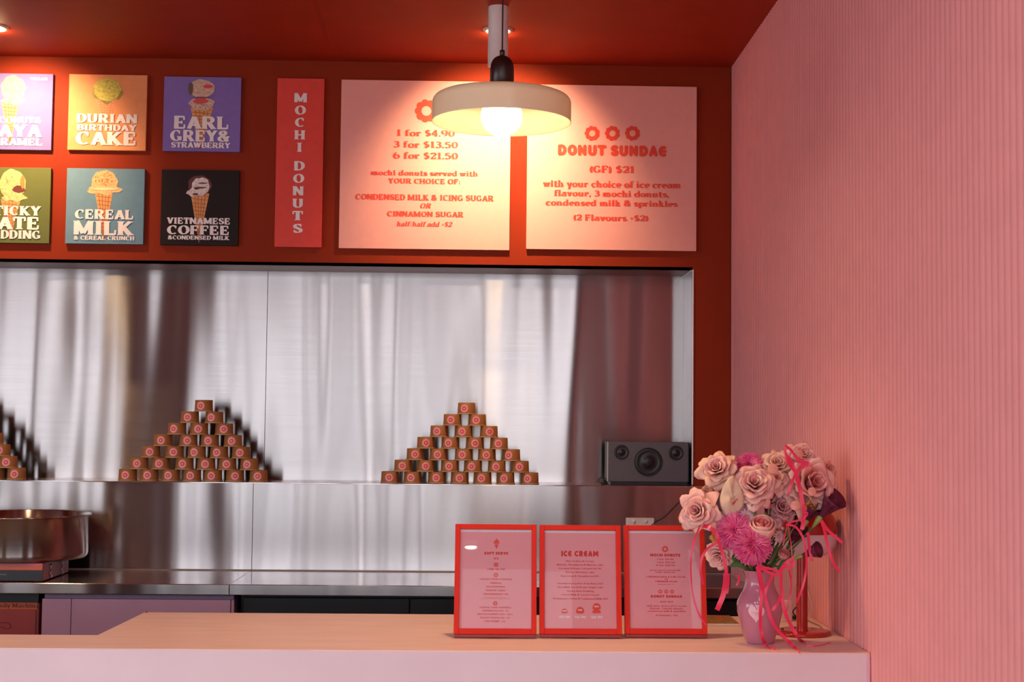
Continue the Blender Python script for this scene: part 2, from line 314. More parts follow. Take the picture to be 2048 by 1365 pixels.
# ------------------------------------------------------------------ lettering drawn as strokes
GL = {
'A': (80, "L 12 0 40 96;L 40 96 68 0;L 22 30 60 30;S 12 0 22;S 68 0 32"),
'B': (74, "L 16 0 16 100;L 4 95 38 95;A 38 73 20 22 90 -90;L 16 51 38 51;A 40 28 24 23 90 -90;L 4 5 40 5"),
'C': (76, "A 42 50 30 45 50 310;T 62 66 92"),
'D': (78, "L 16 0 16 100;L 4 95 36 95;A 36 50 30 45 90 -90;L 4 5 36 5"),
'E': (72, "L 16 0 16 100;L 4 95 58 95;L 4 5 60 5;L 16 50 46 50;T 58 68 98;T 61 2 34;T 46 38 62"),
'F': (68, "L 16 0 16 100;L 4 95 58 95;L 16 50 46 50;T 58 68 98;T 46 38 62;S 16 0 36"),
'G': (82, "A 42 50 30 45 50 330;T 62 66 92;L 64 8 64 42;S 62 42 32"),
'H': (84, "L 16 0 16 100;L 66 0 66 100;L 16 50 66 50;S 16 0 36;S 16 100 36;S 66 0 36;S 66 100 36"),
'I': (42, "L 20 0 20 100;S 20 0 38;S 20 100 38"),
'K': (82, "L 16 0 16 100;L 62 98 22 46;L 30 56 66 0;S 16 0 36;S 16 100 36;S 64 100 26;S 68 0 34"),
'L': (68, "L 16 0 16 100;S 16 100 36;L 4 5 58 5;T 60 2 36"),
'M': (104, "L 14 0 14 100;L 14 100 50 10;L 50 10 84 100;L 86 0 86 100;S 14 0 28;S 86 0 36;S 10 100 24;S 88 100 30"),
'N': (84, "L 14 0 14 100;L 14 98 68 4;L 68 0 68 100;S 14 0 28;S 10 100 24;S 68 100 28"),
'O': (84, "A 42 50 30 45 0 360"),
'P': (72, "L 16 0 16 100;L 4 95 38 95;A 38 70 22 25 90 -90;L 16 45 38 45;S 16 0 38"),
'R': (82, "L 16 0 16 100;L 4 95 38 95;A 38 72 22 23 90 -90;L 16 49 38 49;L 40 50 66 0;S 16 0 36;S 70 0 28"),
'S': (68, "A 34 73 20 22 30 250;A 34 28 22 23 70 -150;L 18 64 52 36;T 55 68 94;T 11 6 32"),
'T': (70, "L 34 0 34 100;L 4 95 64 95;T 5 66 98;T 63 66 98;S 34 0 40"),
'U': (82, "L 16 100 16 34;A 40 34 24 29 180 360;L 64 34 64 100;S 16 100 36;S 64 100 30"),
'V': (78, "L 12 100 38 4;L 38 4 64 100;S 12 100 32;S 66 100 26"),
'W': (104, "L 10 100 30 4;L 30 4 50 92;L 50 92 70 4;L 70 4 90 100;S 12 100 32;S 92 100 26;S 50 100 24"),
'X': (76, "L 12 100 62 0;L 60 100 12 0;S 12 100 28;S 62 100 24;S 10 0 24;S 64 0 28"),
'Y': (76, "L 12 100 38 46;L 38 46 64 100;L 38 0 38 50;S 12 100 30;S 66 100 26;S 38 0 36"),
'&': (86, "A 36 76 17 19 0 360;A 36 26 24 21 60 350;L 24 68 70 2;L 58 20 72 48;S 70 48 24"),
'0': (70, "A 35 50 23 45 0 360"), '1': (50, "L 26 0 26 100;S 26 0 42;L 8 84 26 96"),
'2': (68, "A 34 70 22 25 170 -40;L 50 56 12 8;L 6 7 60 7;T 60 4 32"),
'3': (66, "A 32 74 20 21 150 -80;A 32 28 24 23 80 -150;L 24 52 38 52"),
'4': (70, "L 46 0 46 100;L 46 98 8 34;L 4 28 66 28;S 46 0 34"),
'5': (68, "L 16 92 56 92;L 16 92 16 52;A 32 32 24 27 120 -150"),
'6': (70, "A 36 32 24 27 0 360;A 46 52 34 43 105 200"), '8': (70, "A 35 73 18 21 0 360;A 35 28 23 23 0 360"),
'9': (70, "A 34 68 24 27 0 360;A 24 48 34 43 -75 20"),
'$': (68, "A 34 72 18 20 30 250;A 34 30 20 22 70 -150;L 20 64 50 36;B 34 -8 34 108 7"),
'(': (34, "A 52 44 36 64 135 225"), ')': (34, "A -18 44 36 64 45 -45"),
'.': (26, "O 13 8 11"), ',': (26, "O 13 8 11;B 17 6 8 -16 8"), ':': (30, "O 14 10 10;O 14 52 10"),
'+': (48, "B 6 44 42 44 9;B 24 26 24 62 9"), '/': (40, "B 6 -4 34 100 8"), '-': (36, "B 4 34 32 34 9"), "'": (22, "B 12 98 9 66 11"), '*': (36, "B 6 84 30 84 7;B 12 72 24 96 7;B 24 72 12 96 7"),
'a': (66, "A 30 20 20 17 0 360;L 50 0 50 44;A 32 46 18 16 0 150;S 54 0 26"),
'b': (68, "L 16 0 16 100;S 14 100 28;A 38 32 22 29 0 360"), 'c': (58, "A 34 32 22 29 50 310;T 48 42 58"),
'd': (72, "L 54 0 54 100;S 50 100 28;S 58 0 22;A 32 32 22 29 0 360"), 'e': (62, "A 34 32 22 29 0 310;L 14 34 56 34"),
'f': (46, "L 20 0 20 78;A 38 78 18 18 180 50;L 4 62 42 62;S 20 0 38"),
'g': (62, "A 32 36 20 25 0 360;A 30 -10 22 15 0 360;L 48 58 60 60"),
'h': (74, "L 16 0 16 100;S 14 100 28;S 16 0 34;A 34 40 18 22 180 0;L 52 40 52 0;S 52 0 32"),
'i': (38, "L 18 0 18 64;S 16 62 28;S 18 0 36;O 18 86 13"),
'k': (70, "L 16 0 16 100;S 14 100 28;S 16 0 32;L 46 64 20 30;L 28 36 54 0;S 46 62 24;S 56 0 28"),
'l': (38, "L 18 0 18 100;S 16 100 28;S 18 0 36"),
'm': (102, "L 16 0 16 64;S 14 62 28;S 16 0 30;A 32 42 16 20 180 0;L 49 42 49 0;S 49 0 28;A 66 42 16 20 180 0;L 83 42 83 0;S 83 0 30"),
'n': (74, "L 16 0 16 64;S 14 62 28;S 16 0 32;A 34 42 18 20 180 0;L 53 42 53 0;S 53 0 32"),
'o': (66, "A 34 32 22 29 0 360"), 'p': (68, "L 16 -30 16 64;S 14 62 28;S 16 -28 34;A 38 32 22 29 0 360"),
'r': (54, "L 16 0 16 64;S 14 62 28;S 16 0 36;A 36 42 18 20 170 70;O 43 54 11"),
's': (52, "A 27 46 16 15 30 250;A 27 19 17 15 70 -150;L 15 42 41 24"),
't': (48, "L 20 10 20 86;A 34 15 14 12 180 330;L 4 62 42 62"),
'u': (74, "L 16 64 16 22;A 34 22 18 19 180 360;L 53 0 53 64;S 12 62 24;S 49 62 24;S 58 0 22"),
'v': (62, "L 10 64 32 2;L 32 2 52 64;S 10 62 28;S 54 62 22"), 'w': (86, "L 8 64 26 2;L 26 2 42 60;L 42 60 58 2;L 58 2 74 64;S 10 62 28;S 76 62 22"),
'y': (64, "L 10 64 34 2;L 54 64 30 -26;S 10 62 28;S 56 62 22;O 24 -22 9"),
}
BUB = {'E': (72, "A 40 50 26 34 70 290;L 20 50 50 50"), 'A': (78, "L 16 16 38 84;L 38 84 60 16;L 26 34 50 34"), 'O': (80, "A 40 50 24 34 0 360"),
'C': (72, "A 40 50 26 34 60 300"), 'S': (66, "A 34 68 18 16 40 250;A 32 33 18 17 70 -150;L 20 60 46 42"), 'N': (80, "L 18 16 18 84;L 20 80 58 20;L 60 16 60 84"),
'D': (78, "L 18 16 18 84;L 18 84 34 84;A 34 50 26 34 90 -90;L 18 16 34 16"), 'U': (78, "L 18 84 18 38;A 38 38 21 22 180 360;L 59 38 59 84"),
'T': (70, "L 34 16 34 84;L 12 84 58 84"), 'I': (36, "L 18 16 18 84"), 'R': (76, "L 18 16 18 84;L 18 84 34 84;A 34 66 20 18 90 -90;L 20 48 34 48;L 36 46 54 16"),
'M': (98, "L 16 16 18 84;L 22 80 46 34;L 46 34 70 80;L 76 84 78 16"), 'F': (64, "L 18 16 18 84;L 18 84 50 84;L 18 52 42 52"), 'V': (76, "L 16 84 38 16;L 38 16 60 84"),
'H': (80, "L 18 16 18 84;L 60 16 60 84;L 18 50 60 50")}
def glyph(ch, style, res):
    bub = style == 'bubble'
    adv, spec = (BUB if bub and ch in BUB else GL)[ch]
    out = []
    thin, thick = (28, 28) if bub else ((9, 27) if style != 'light' else (8, 22))
    phi = R(18)
    def sw(dx, dy):
        if bub: return thick
        return thin+(thick-thin)*abs(math.sin(math.atan2(dy, dx)-phi))
    def disc(x, y, r, n=10): out.append([(x+r*math.cos(6.28318*i/n), y+r*math.sin(6.28318*i/n)) for i in range(n)])
    fin = []
    for ti, tok in enumerate(spec.split(';')+['.']):
        for j, q in enumerate(out): fin.append((ti*3+(0 if len(q) == 4 else 1+j % 2), q))
        out.clear()
        k = tok.split()
        if k == ['.']: break
        k = tok.split(); c = k[0]; a = [float(t) for t in k[1:]]
        if c == 'L':
            x0, y0, x1, y1 = a; dx, dy = x1-x0, y1-y0; L = math.hypot(dx, dy); ww = sw(dx, dy)/2; nx, ny = -dy/L*ww, dx/L*ww
            out.append([(x0+nx, y0+ny), (x0-nx, y0-ny), (x1-nx, y1-ny), (x1+nx, y1+ny)])
            if bub: disc(x0, y0, 14); disc(x1, y1, 14)
        elif c == 'A':
            x, y, rx, ry, a0, a1 = a; n = max(4, int(abs(a1-a0)/360*res)); L_, R_ = [], []
            for i in range(n+1):
                t = R(a0+(a1-a0)*i/n); px, py = x+rx*math.cos(t), y+ry*math.sin(t); dx, dy = -rx*math.sin(t), ry*math.cos(t)
                L = math.hypot(dx, dy); ww = (thick if bub else thin+(thick-thin)*abs(math.cos(t-R(8)))**1.3)/2
                nx, ny = -dy/L*ww, dx/L*ww; L_.append((px+nx, py+ny)); R_.append((px-nx, py-ny))
                if bub and i in (0, n) and abs(a1-a0) < 359: disc(px, py, 14)
            for i in range(n): out.append([L_[i], R_[i], R_[i+1], L_[i+1]])
        elif c == 'S' and not bub:
            x, y, ww = a; h = 9; lo = y if y < 5 else y-h+2
            if y > 5: out.append([(x-ww/2, y+2 if y < 90 else y), (x-ww/2, lo), (x+ww/2, lo), (x+ww/2, y+2 if y < 90 else y)])
            else: out.append([(x-ww/2, y), (x+ww/2, y), (x+ww/2-3, y+h), (x-ww/2+3, y+h)])
        elif c == 'T' and not bub:
            x, y0, y1 = a; out.append([(x-5, y0), (x+5, y0), (x+5, y1), (x-5, y1)])
        elif c == 'B':
            x0, y0, x1, y1, ww = a; dx, dy = x1-x0, y1-y0; L = math.hypot(dx, dy); nx, ny = -dy/L*ww/2, dx/L*ww/2
            out.append([(x0+nx, y0+ny), (x0-nx, y0-ny), (x1-nx, y1-ny), (x1+nx, y1+ny)])
        elif c == 'O': disc(*a)
    return adv, fin
def text_polys(s, style='serif', res=22, track=3, shear=0):
    x = 0; out = []
    for ch in s:
        if ch == ' ': x += 34; continue
        adv, ps = glyph(ch, style, res)
        for k, p in ps: out.append((k, [(x+a+shear*b, b) for a, b in p]))
        x += adv+track
    return x-track, out
def lettering(name, parent, m, s, fn, x0, x1, z0, z1, style='serif', res=22, track=3, shear=0, nrm=(0, -1, 0)):
    """text fitted between x0..x1 with the baseline at z0 and cap height at z1; fn maps (x, z) to the world"""
    wd, ps = text_polys(s, style, res, track, shear); mb = MB()
    nrm = Vector(nrm)
    for k, p in ps: mb.poly([Vector(fn(x0+(x1-x0)*a/wd, z0+(z1-z0)*b/100))+nrm*(k*1.6e-5) for a, b in p])
    return mb.build(name, m, parent)
def donut_polys(cx, cz, r, lobes=9, hole=.42):
    ps = []; N = lobes*6
    for i in range(N):
        q = []
        for t, o in ((i, 1), (i+1, 1), (i+1, 0), (i, 0)):
            a = 2*math.pi*t/N; rad = r*(.86+.14*abs(math.sin(a*lobes/2))**.6) if o else r*hole
            q.append((cx+rad*math.cos(a), cz+rad*math.sin(a)))
        ps.append(q)
    return ps

# ------------------------------------------------------------------ boards on the red wall
BT = .018
M_LTXT = mat('pale_print', (.92, .86, .84), .5); M_RTXT = mat('red_print', (.86, .065, .03), .5)
M_CONE = mat('waffle_print', (.80, .36, .12), .6, noise=.15, nscale=60); M_WAF = mat('waffle_line_print', (.45, .13, .04), .6)
def Zp(X, Y, ox, oy, s=3.5): return (X/s+ox, Y/s+oy)
def board(name, label, cat, group, corners, m, ox, oy):
    """corners TL, BR in crop pixels"""
    tl = P(*Zp(*corners[0], ox, oy), Y=D-BT); br = P(*Zp(*corners[1], ox, oy), Y=D-BT)
    bl = P(*Zp(*corners[2], ox, oy), Y=D-BT) if len(corners) > 2 else None
    x0, x1 = (tl.x if bl is None else (tl.x+bl.x)/2), br.x
    e = empty(name, ((x0+x1)/2, D-BT/2, br.z), label, cat, group)
    MB().box(x0, x1, D-BT, D-.0005, br.z, tl.z).build('panel', m, e, bevel=.0008)
    return e, (x0, x1, br.z, tl.z)
def lay(k): return D-BT-.0006-.0005*k
def line(e, m, s, X0, X1, Yt, Yb, ox, oy, k=3, style='serif', res=22, shear=0, track=3):
    y = lay(k); Xm, Ym = (X0+X1)/2, (Yt+Yb)/2
    a = P(*Zp(X0, Ym, ox, oy), Y=y).x; b = P(*Zp(X1, Ym, ox, oy), Y=y).x
    zt = P(*Zp(Xm, Yt, ox, oy), Y=y).z; zb = P(*Zp(Xm, Yb, ox, oy), Y=y).z
    return lettering('lettering', e, m, s, lambda x, z: (x, y, z), a, b, zb, zt, style, res, track, shear)
SHN = [0]
def shape(e, name, m, pts, ox, oy, k):
    SHN[0] += 1; y = lay(k)-2.5e-5*(SHN[0] % 12); return MB().poly([P(*Zp(X, Y, ox, oy), Y=y) for X, Y in pts][::-1]).build(name, m, e)
def blob(cx, cy, rx, ry, seed, am=.07, n=44, drip=0):
    rnd = random.Random(seed); ph = [rnd.uniform(0, 6.28) for _ in range(4)]; out = []
    for i in range(n):
        a = 2*math.pi*i/n; r = 1+am*(math.sin(3*a+ph[0])*.4+math.sin(5*a+ph[1])*.35+math.sin(9*a+ph[2])*.35)
        x, y = rx*r*math.cos(a), ry*r*math.sin(a)
        if y > 0: y *= 1+drip*math.sin(6*a+ph[3])*.25
        out.append((cx+x, cy+y))
    return out
def cone(e, xl, xr, yt, tip, ox, oy, m=None, ml=None):
    m = m or M_CONE; ml = ml or M_WAF
    shape(e, 'cone', m, [(xl, yt), (xr, yt), tip], ox, oy, 0)
    mb = MB(); y = lay(1); n = 6
    def pt(s, t): return ((xl+(xr-xl)*s)*(1-t)+tip[0]*t, yt*(1-t)+tip[1]*t)
    def seg(p, q, wd):
        dx, dy = q[0]-p[0], q[1]-p[1]; L = math.hypot(dx, dy) or 1; nx, ny = -dy/L*wd, dx/L*wd
        mb.poly([P(*Zp(a, b, ox, oy), Y=y) for a, b in ((p[0]+nx, p[1]+ny), (q[0]+nx, q[1]+ny), (q[0]-nx, q[1]-ny), (p[0]-nx, p[1]-ny))])
    for i in range(1, 5): seg(pt(i/5, 0), pt(i/5, .97), 2.2)
    t = .02
    while t < .95: seg(pt(.04, t), pt(.96, t+.035*(1-t)), 2.4); t += .085*(1-t*.35)
    mb.build('waffle_pattern', ml, e)
def speckle(e, cx, cy, rx, ry, n, seed, m, ox, oy, k=2, sz=6):
    rnd = random.Random(seed); mb = MB(); y = lay(k)
    for i in range(n):
        a, r = rnd.uniform(0, 6.28), math.sqrt(rnd.random())*.88; x, z = cx+rx*r*math.cos(a), cy+ry*r*math.sin(a)
        s1, s2, t = rnd.uniform(.5, 1.4)*sz, rnd.uniform(.3, .6)*sz, rnd.uniform(0, 3.14)
        y = lay(k)-3.2e-4-8e-6*(i % 20)
        mb.poly([P(*Zp(x+s1*math.cos(q)*math.cos(t)-s2*math.sin(q)*math.sin(t), z+s1*math.cos(q)*math.sin(t)+s2*math.sin(q)*math.cos(t), ox, oy), Y=y) for q in [1.0472*j for j in range(6)]])
    return mb.build('scoop_flecks', m, e)
GF = 'square flavour posters on the red wall'
def ice(name, col, **k): return mat(name, col, .55, noise=.24, nscale=90, **k)
# 1 coconut
oy = 130
e, _ = board('flavour_poster', 'lilac poster lettered COCONUT & KAYA CARAMEL with a cream scoop, cut by the picture edge', 'poster', GF, [(-182, 55), (357, 597)], mat('lilac_board', (.21, .18, .46), .6, spec=.2), 0, oy)
cone(e, 8, 132, 262, (70, 572), 0, oy, mat('pale_waffle_print', (.85, .50, .20), .6))
shape(e, 'scoop', ice('coconut_print', (.86, .66, .34)), blob(92, 165, 86, 92, 3), 0, oy, 1); shape(e, 'scoop', MATS['coconut_print'], blob(96, 252, 86, 24, 5, .15, drip=1), 0, oy, 1)
speckle(e, 92, 180, 70, 90, 34, 4, mat('coconut_fleck', (.72, .44, .18), .6), 0, oy)
for s, a, b, t, q in (('COCONUT&', -108, 293, 362, 407), ('KAYA', -118, 290, 417, 503), ('CARAMEL', -112, 297, 513, 563), ("'VEGAN", 207, 333, 87, 107)): line(e, M_LTXT, s, a, b, t, q, 0, oy)
# 2 durian
e, _ = board('flavour_poster', 'orange poster lettered DURIAN BIRTHDAY CAKE with a yellow scoop', 'poster', GF, [(485, 64), (1018, 601), (472, 597)], mat('orange_board', (.86, .34, .14), .6, spec=.2), 0, oy)
cone(e, 668, 812, 235, (745, 470), 0, oy, mat('orange_waffle_print', (.84, .36, .16), .6), mat('orange_waffle_line', (.74, .26, .10), .6))
shape(e, 'scoop_shade', ice('durian_dark_print', (.30, .24, .03)), blob(750, 185, 104, 78, 8, .09, drip=.6), 0, oy, 1)
shape(e, 'scoop', ice('durian_print', (.62, .54, .08)), blob(752, 172, 96, 80, 9, .06), 0, oy, 2); speckle(e, 755, 165, 88, 72, 26, 2, MATS['durian_dark_print'], 0, oy, 3, 5)
for s, a, b, t, q in (('DURIAN', 535, 962, 343, 405), ('BIRTHDAY', 537, 956, 418, 460), ('CAKE', 530, 958, 468, 560)): line(e, M_LTXT, s, a, b, t, q, 0, oy, 5)
# 3 earl grey
e, _ = board('flavour_poster', 'violet poster lettered EARL GREY & STRAWBERRY with two scoops on a cone', 'poster', GF, [(1150, 80), (1678, 610), (1138, 605)], mat('violet_board', (.25, .175, .52), .6, spec=.2), 0, oy)
cone(e, 1335, 1492, 300, (1398, 600), 0, oy)
shape(e, 'scoop', ice('earl_grey_print', (.66, .46, .34)), blob(1412, 272, 88, 46, 12, .1, drip=.6), 0, oy, 2); shape(e, 'scoop', MATS['earl_grey_print'], blob(1412, 165, 90, 64, 13, .06), 0, oy, 2)
shape(e, 'swirl', mat('strawberry_print', (.70, .07, .08), .5), blob(1405, 252, 52, 20, 15, .12), 0, oy, 3); shape(e, 'swirl', MATS['strawberry_print'], blob(1455, 150, 34, 14, 16, .12), 0, oy, 3)
shape(e, 'scoop_shade', mat('earl_dark_print', (.16, .09, .07), .6), blob(1335, 165, 18, 44, 17, .12), 0, oy, 3); speckle(e, 1420, 285, 70, 28, 16, 5, MATS['earl_dark_print'], 0, oy, 3, 5)
shape(e, 'scoop_shade', MATS['earl_dark_print'], blob(1412, 229, 62, 6, 18, .2), 0, oy, 3)
for s, a, b, t, q in (('EARL', 1215, 1603, 360, 447), ('GREY&', 1192, 1612, 458, 535), ('STRAWBERRY', 1197, 1612, 543, 580)): line(e, M_LTXT, s, a, b, t, q, 0, oy, 5)
# 4 sticky date
e, _ = board('flavour_poster', 'olive green poster lettered STICKY DATE PUDDING, cut by the picture edge', 'poster', GF, [(-195, 714), (343, 1250)], mat('olive_board', (.12, .145, .025), .55), 0, oy)
cone(e, 5, 145, 940, (68, 1232), 0, oy)
shape(e, 'scoop', ice('date_print', (.84, .55, .22)), blob(88, 835, 92, 104, 21, .05), 0, oy, 1); shape(e, 'scoop', MATS['date_print'], blob(100, 925, 84, 30, 22, .16, drip=1), 0, oy, 1)
shape(e, 'swirl', mat('date_sauce_print', (.16, .04, .02), .4), blob(132, 870, 44, 26, 23, .12), 0, oy, 2); shape(e, 'swirl', mat('date_caramel_print', (.70, .25, .06), .5), blob(158, 820, 16, 46, 24, .15), 0, oy, 2)
speckle(e, 70, 850, 64, 90, 22, 6, MATS['date_caramel_print'], 0, oy, 2, 5)
for s, a, b, t, q in (('STICKY', -108, 285, 988, 1053), ('DATE', -122, 280, 1064, 1150), ('PUDDING', -116, 285, 1158, 1216)): line(e, M_LTXT, s, a, b, t, q, 0, oy, 5)
# 5 cereal milk
e, _ = board('flavour_poster', 'light blue poster lettered CEREAL MILK & CEREAL CRUNCH', 'poster', GF, [(468, 722), (1001, 1257), (457, 1253)], mat('blue_board', (.16, .30, .40), .6, spec=.2), 0, oy)
cone(e, 662, 792, 880, (727, 1245), 0, oy)
shape(e, 'scoop', ice('cereal_print', (.85, .50, .20)), blob(732, 815, 92, 76, 31, .07), 0, oy, 1); shape(e, 'scoop', MATS['cereal_print'], blob(730, 872, 118, 36, 32, .12, drip=.8), 0, oy, 1)
speckle(e, 728, 800, 74, 58, 40, 7, mat('cereal_fleck', (.55, .19, .05), .6), 0, oy, 2, 7)
shape(e, 'swirl', mat('cereal_cream', (.90, .72, .42), .5), blob(740, 868, 90, 9, 33, .10), 0, oy, 3)
for s, a, b, t, q in (('CEREAL', 525, 935, 1014, 1079), ('MILK', 515, 935, 1094, 1190), ('& CEREAL CRUNCH', 516, 941, 1198, 1226)): line(e, M_LTXT, s, a, b, t, q, 0, oy, 5)
# 6 vietnamese coffee
e, _ = board('flavour_poster', 'black poster lettered VIETNAMESE COFFEE & CONDENSED MILK', 'poster', GF, [(1133, 732), (1665, 1266), (1120, 1262)], mat('black_board', (.020, .012, .012), .6, spec=.2), 0, oy)
cone(e, 1335, 1465, 900, (1392, 1248), 0, oy)
shape(e, 'scoop_shade', mat('coffee_dark_print', (.14, .03, .03), .6), blob(1398, 845, 82, 72, 41, .06), 0, oy, 1)
shape(e, 'scoop', ice('milk_print', (.82, .72, .68)), blob(1405, 850, 62, 62, 42, .09), 0, oy, 2); shape(e, 'scoop', MATS['milk_print'], blob(1368, 892, 62, 28, 43, .15, drip=.6), 0, oy, 2)
for c in ((1400, 860, 46, 6), (1420, 828, 34, 5), (1368, 905, 20, 8), (1375, 868, 18, 5)): shape(e, 'swirl', MATS['coffee_dark_print'], blob(*c, 44, .12), 0, oy, 3)
for s, a, b, t, q in (('VIETNAMESE', 1170, 1612, 1071, 1114), ('COFFEE', 1170, 1607, 1125, 1188), ('&CONDENSED MILK', 1175, 1605, 1196, 1224)): line(e, M_LTXT, s, a, b, t, q, 0, oy, 5)
# vertical sign
e, _ = board('vertical_sign', 'tall narrow bright red sign lettered MOCHI DONUTS downwards', 'sign', None, [(125, 92), (430, 1278), (98, 1275)], mat('scarlet_board', (.80, .055, .035), .55), 520, oy)
for ch, cx, t in zip('MOCHIDONUTS', (286, 283, 280, 279, 277, 275, 271, 268, 266, 265, 264), (198, 285, 370, 458, 545, 675, 763, 850, 937, 1024, 1113)):
    hw = {'M': 46, 'I': 19, 'S': 34, 'C': 34}.get(ch, 38); line(e, M_LTXT, ch, cx-hw, cx+hw, t, t+63, 520, oy)
# price boards
M_PB = mat('pink_board', (.92, .43, .38), .6, noise=.02)
def donut(e, m, X, Y, r, ox, oy, k=2):
    y = lay(k); mb = MB()
    for p in donut_polys(X, Y, r): mb.poly([P(*Zp(a, b, ox, oy), Y=y) for a, b in p])
    mb.build('donut_print', m, e)
GB = 'square pink price boards'
e, _ = board('price_board', 'pink price board listing 1 for $4.90 mochi donuts, partly behind the pendant lamp', 'sign', GB, [(572, 102), (1745, 1298), (550, 1280)], M_PB, 520, oy)
donut(e, M_RTXT, 1165, 322, 82, 520, oy)
for s, a, b, t, q, sh in (('1 for $4.90', 955, 1364, 455, 500, 0), ('3 for $13.50', 932, 1387, 536, 580, 0), ('6 for $21.50', 932, 1387, 613, 658, 0), ('mochi donuts served with', 775, 1527, 739, 775, 0), ('YOUR CHOICE OF:', 898, 1405, 797, 832, 0),
        ('CONDENSED MILK & ICING SUGAR', 668, 1635, 909, 948, 0), ('OR', 1117, 1195, 970, 1003, .2), ('CINNAMON SUGAR', 890, 1425, 1027, 1063, 0), ('half/half add +$2', 955, 1342, 1098, 1130, .2)):
    line(e, M_RTXT, s, a, b, t, q, 520, oy, 2, shear=sh)
e, _ = board('price_board', 'pink price board lettered DONUT SUNDAE under three donut marks', 'sign', GB, [(190, 135), (1374, 1304), (188, 1298)], M_PB, 1000, oy)
for X in (645, 787, 927): donut(e, M_RTXT, X, 479, 53, 1000, oy)
line(e, M_RTXT, 'DONUT SUNDAE', 402, 1172, 560, 640, 1000, oy, 2, 'bubble', track=1)
for s, a, b, t, q in (('(GF) $21', 625, 942, 707, 755), ('with your choice of ice cream', 303, 1265, 812, 858), ('flavour, 3 mochi donuts,', 378, 1185, 880, 922), ('condensed milk & sprinkles', 320, 1243, 947, 988), ('(2 Flavours +$2)', 512, 1039, 1050, 1091)):
    line(e, M_RTXT, s, a, b, t, q, 1000, oy, 2)

# ------------------------------------------------------------------ ceiling lights
M_TRIM = mat('warm_white_trim', (.85, .70, .60), .4)
WARM = (1.0, .64, .34)
def downlight(x, y, label, energy):
    e = empty('downlight', (x, y, CEIL), label, 'ceiling light', 'recessed downlights over the red wall')
    MB().lathe([(.048, -.006), (.058, -.004), (.060, 0)], (x, y, CEIL), 32).build('ring', M_TRIM, e, smooth=True)
    MB().lathe([(.048, -.005), (.040, .0), (.036, -.001), (0, -.001)], (x, y, CEIL), 24).build('lens', mat('downlight_lens', (.8, .6, .4), .4, emis=(1, .72, .45), estr=2.5), e, smooth=True)
    d = bpy.data.lights.new('downlight_beam', 'SPOT'); d.energy = energy; d.color = WARM; d.spot_size = R(96); d.spot_blend = 1; d.shadow_soft_size = .03
    o = bpy.data.objects.new('downlight_beam', d); COL.objects.link(o); o.parent = e; o.location = (0, 0, -.02); o.rotation_euler = (R(50), 0, 0); spill(e)
dl = P(996, 60, Z=CEIL)
def spill(e):
    d = bpy.data.lights.new('downlight_spill', 'POINT'); d.energy = .9; d.color = WARM; d.shadow_soft_size = .02
    o = bpy.data.objects.new('downlight_spill', d); COL.objects.link(o); o.parent = e; o.location = (0, .05, -.022)
downlight(dl.x, dl.y, 'recessed ceiling downlight ring half hidden behind the white tube light', 105)
dl2 = P(-14, 54, Z=CEIL)
downlight(dl2.x, dl2.y, 'recessed ceiling downlight over the lilac poster, beyond the picture edge', 72)

tl = P(997, 14, Z=CEIL)
tb = P(997, 134, Y=tl.y)
e = empty('tube_light', (tl.x, tl.y, tb.z), 'white cylindrical surface-mounted ceiling light behind the pendant cord', 'ceiling light')
rT = 20.5/F*tl.y
MB().lathe([(rT-.004, tb.z+.02-tb.z), (rT-.004, 0), (rT, 0), (rT, CEIL-tb.z-.001)], (tl.x, tl.y, tb.z), 40).build('tube', M_WHITE, e, smooth=True)
MB().lathe([(rT-.004, .018), (0, .018)], (tl.x, tl.y, tb.z), 24).build('lens', MATS['downlight_lens'], e)

# unseen fill panels added over the customers' side to brighten counter and right wall
def fill_panel(x, y, sx, sy, energy):
    e = empty('fill_panel', (x, y, CEIL), 'added unseen fill light panel in the ceiling over the customer side', 'ceiling light', 'added ceiling fill panels')
    MB().box(x-sx/2-.02, x+sx/2+.02, y-sy/2-.02, y+sy/2+.02, CEIL-.02, CEIL-.001).build('housing', M_WHITE, e, bevel=.003)
    d = bpy.data.lights.new('fill_light', 'AREA'); d.shape = 'RECTANGLE'; d.size = sx; d.size_y = sy; d.energy = energy; d.color = (1, .90, .88)
    o = bpy.data.objects.new('fill_light', d); COL.objects.link(o); o.parent = e; o.location = (0, 0, -.022)
fill_panel(.35, 2.2, .10, .9, 2.5)
fill_panel(-.26, 1.5, .07, .9, 4)
fill_panel(-.93, 1.5, .12, .9, 6)
fill_panel(-3.2, 1.5, .12, .9, 6)

# pendants: milky glass drum, globe bulb, black dome cap and cord
M_CAP = mat('black_brown_bakelite', (.022, .008, .007), .3)
def shade_mat():
    m = bpy.data.materials.new('milky_glass'); m.use_nodes = True; n = m.node_tree.nodes; l = m.node_tree.links
    b = n['Principled BSDF']; b.inputs['Base Color'].default_value = (.80, .74, .60, 1); b.inputs['Roughness'].default_value = .25
    nz = n.new('ShaderNodeTexNoise'); nz.inputs['Scale'].default_value = 4; rp = n.new('ShaderNodeValToRGB')
    rp.color_ramp.elements[0].color = (.78, .72, .58, 1); rp.color_ramp.elements[1].color = (.82, .76, .62, 1)
    l.new(nz.outputs['Fac'], rp.inputs[0]); l.new(rp.outputs[0], b.inputs['Base Color'])
    t = n.new('ShaderNodeBsdfTranslucent'); t.inputs[0].default_value = (.92, .82, .60, 1)
    mx = n.new('ShaderNodeMixShader'); mx.inputs[0].default_value = .20
    l.new(b.outputs[0], mx.inputs[1]); l.new(t.outputs[0], mx.inputs[2]); l.new(mx.outputs[0], n['Material Output'].inputs[0])
    return m
M_SHADE = shade_mat()
M_BULB = mat('glowing_bulb', (.9, .85, .7), .3, emis=(1, .68, .34), estr=19)
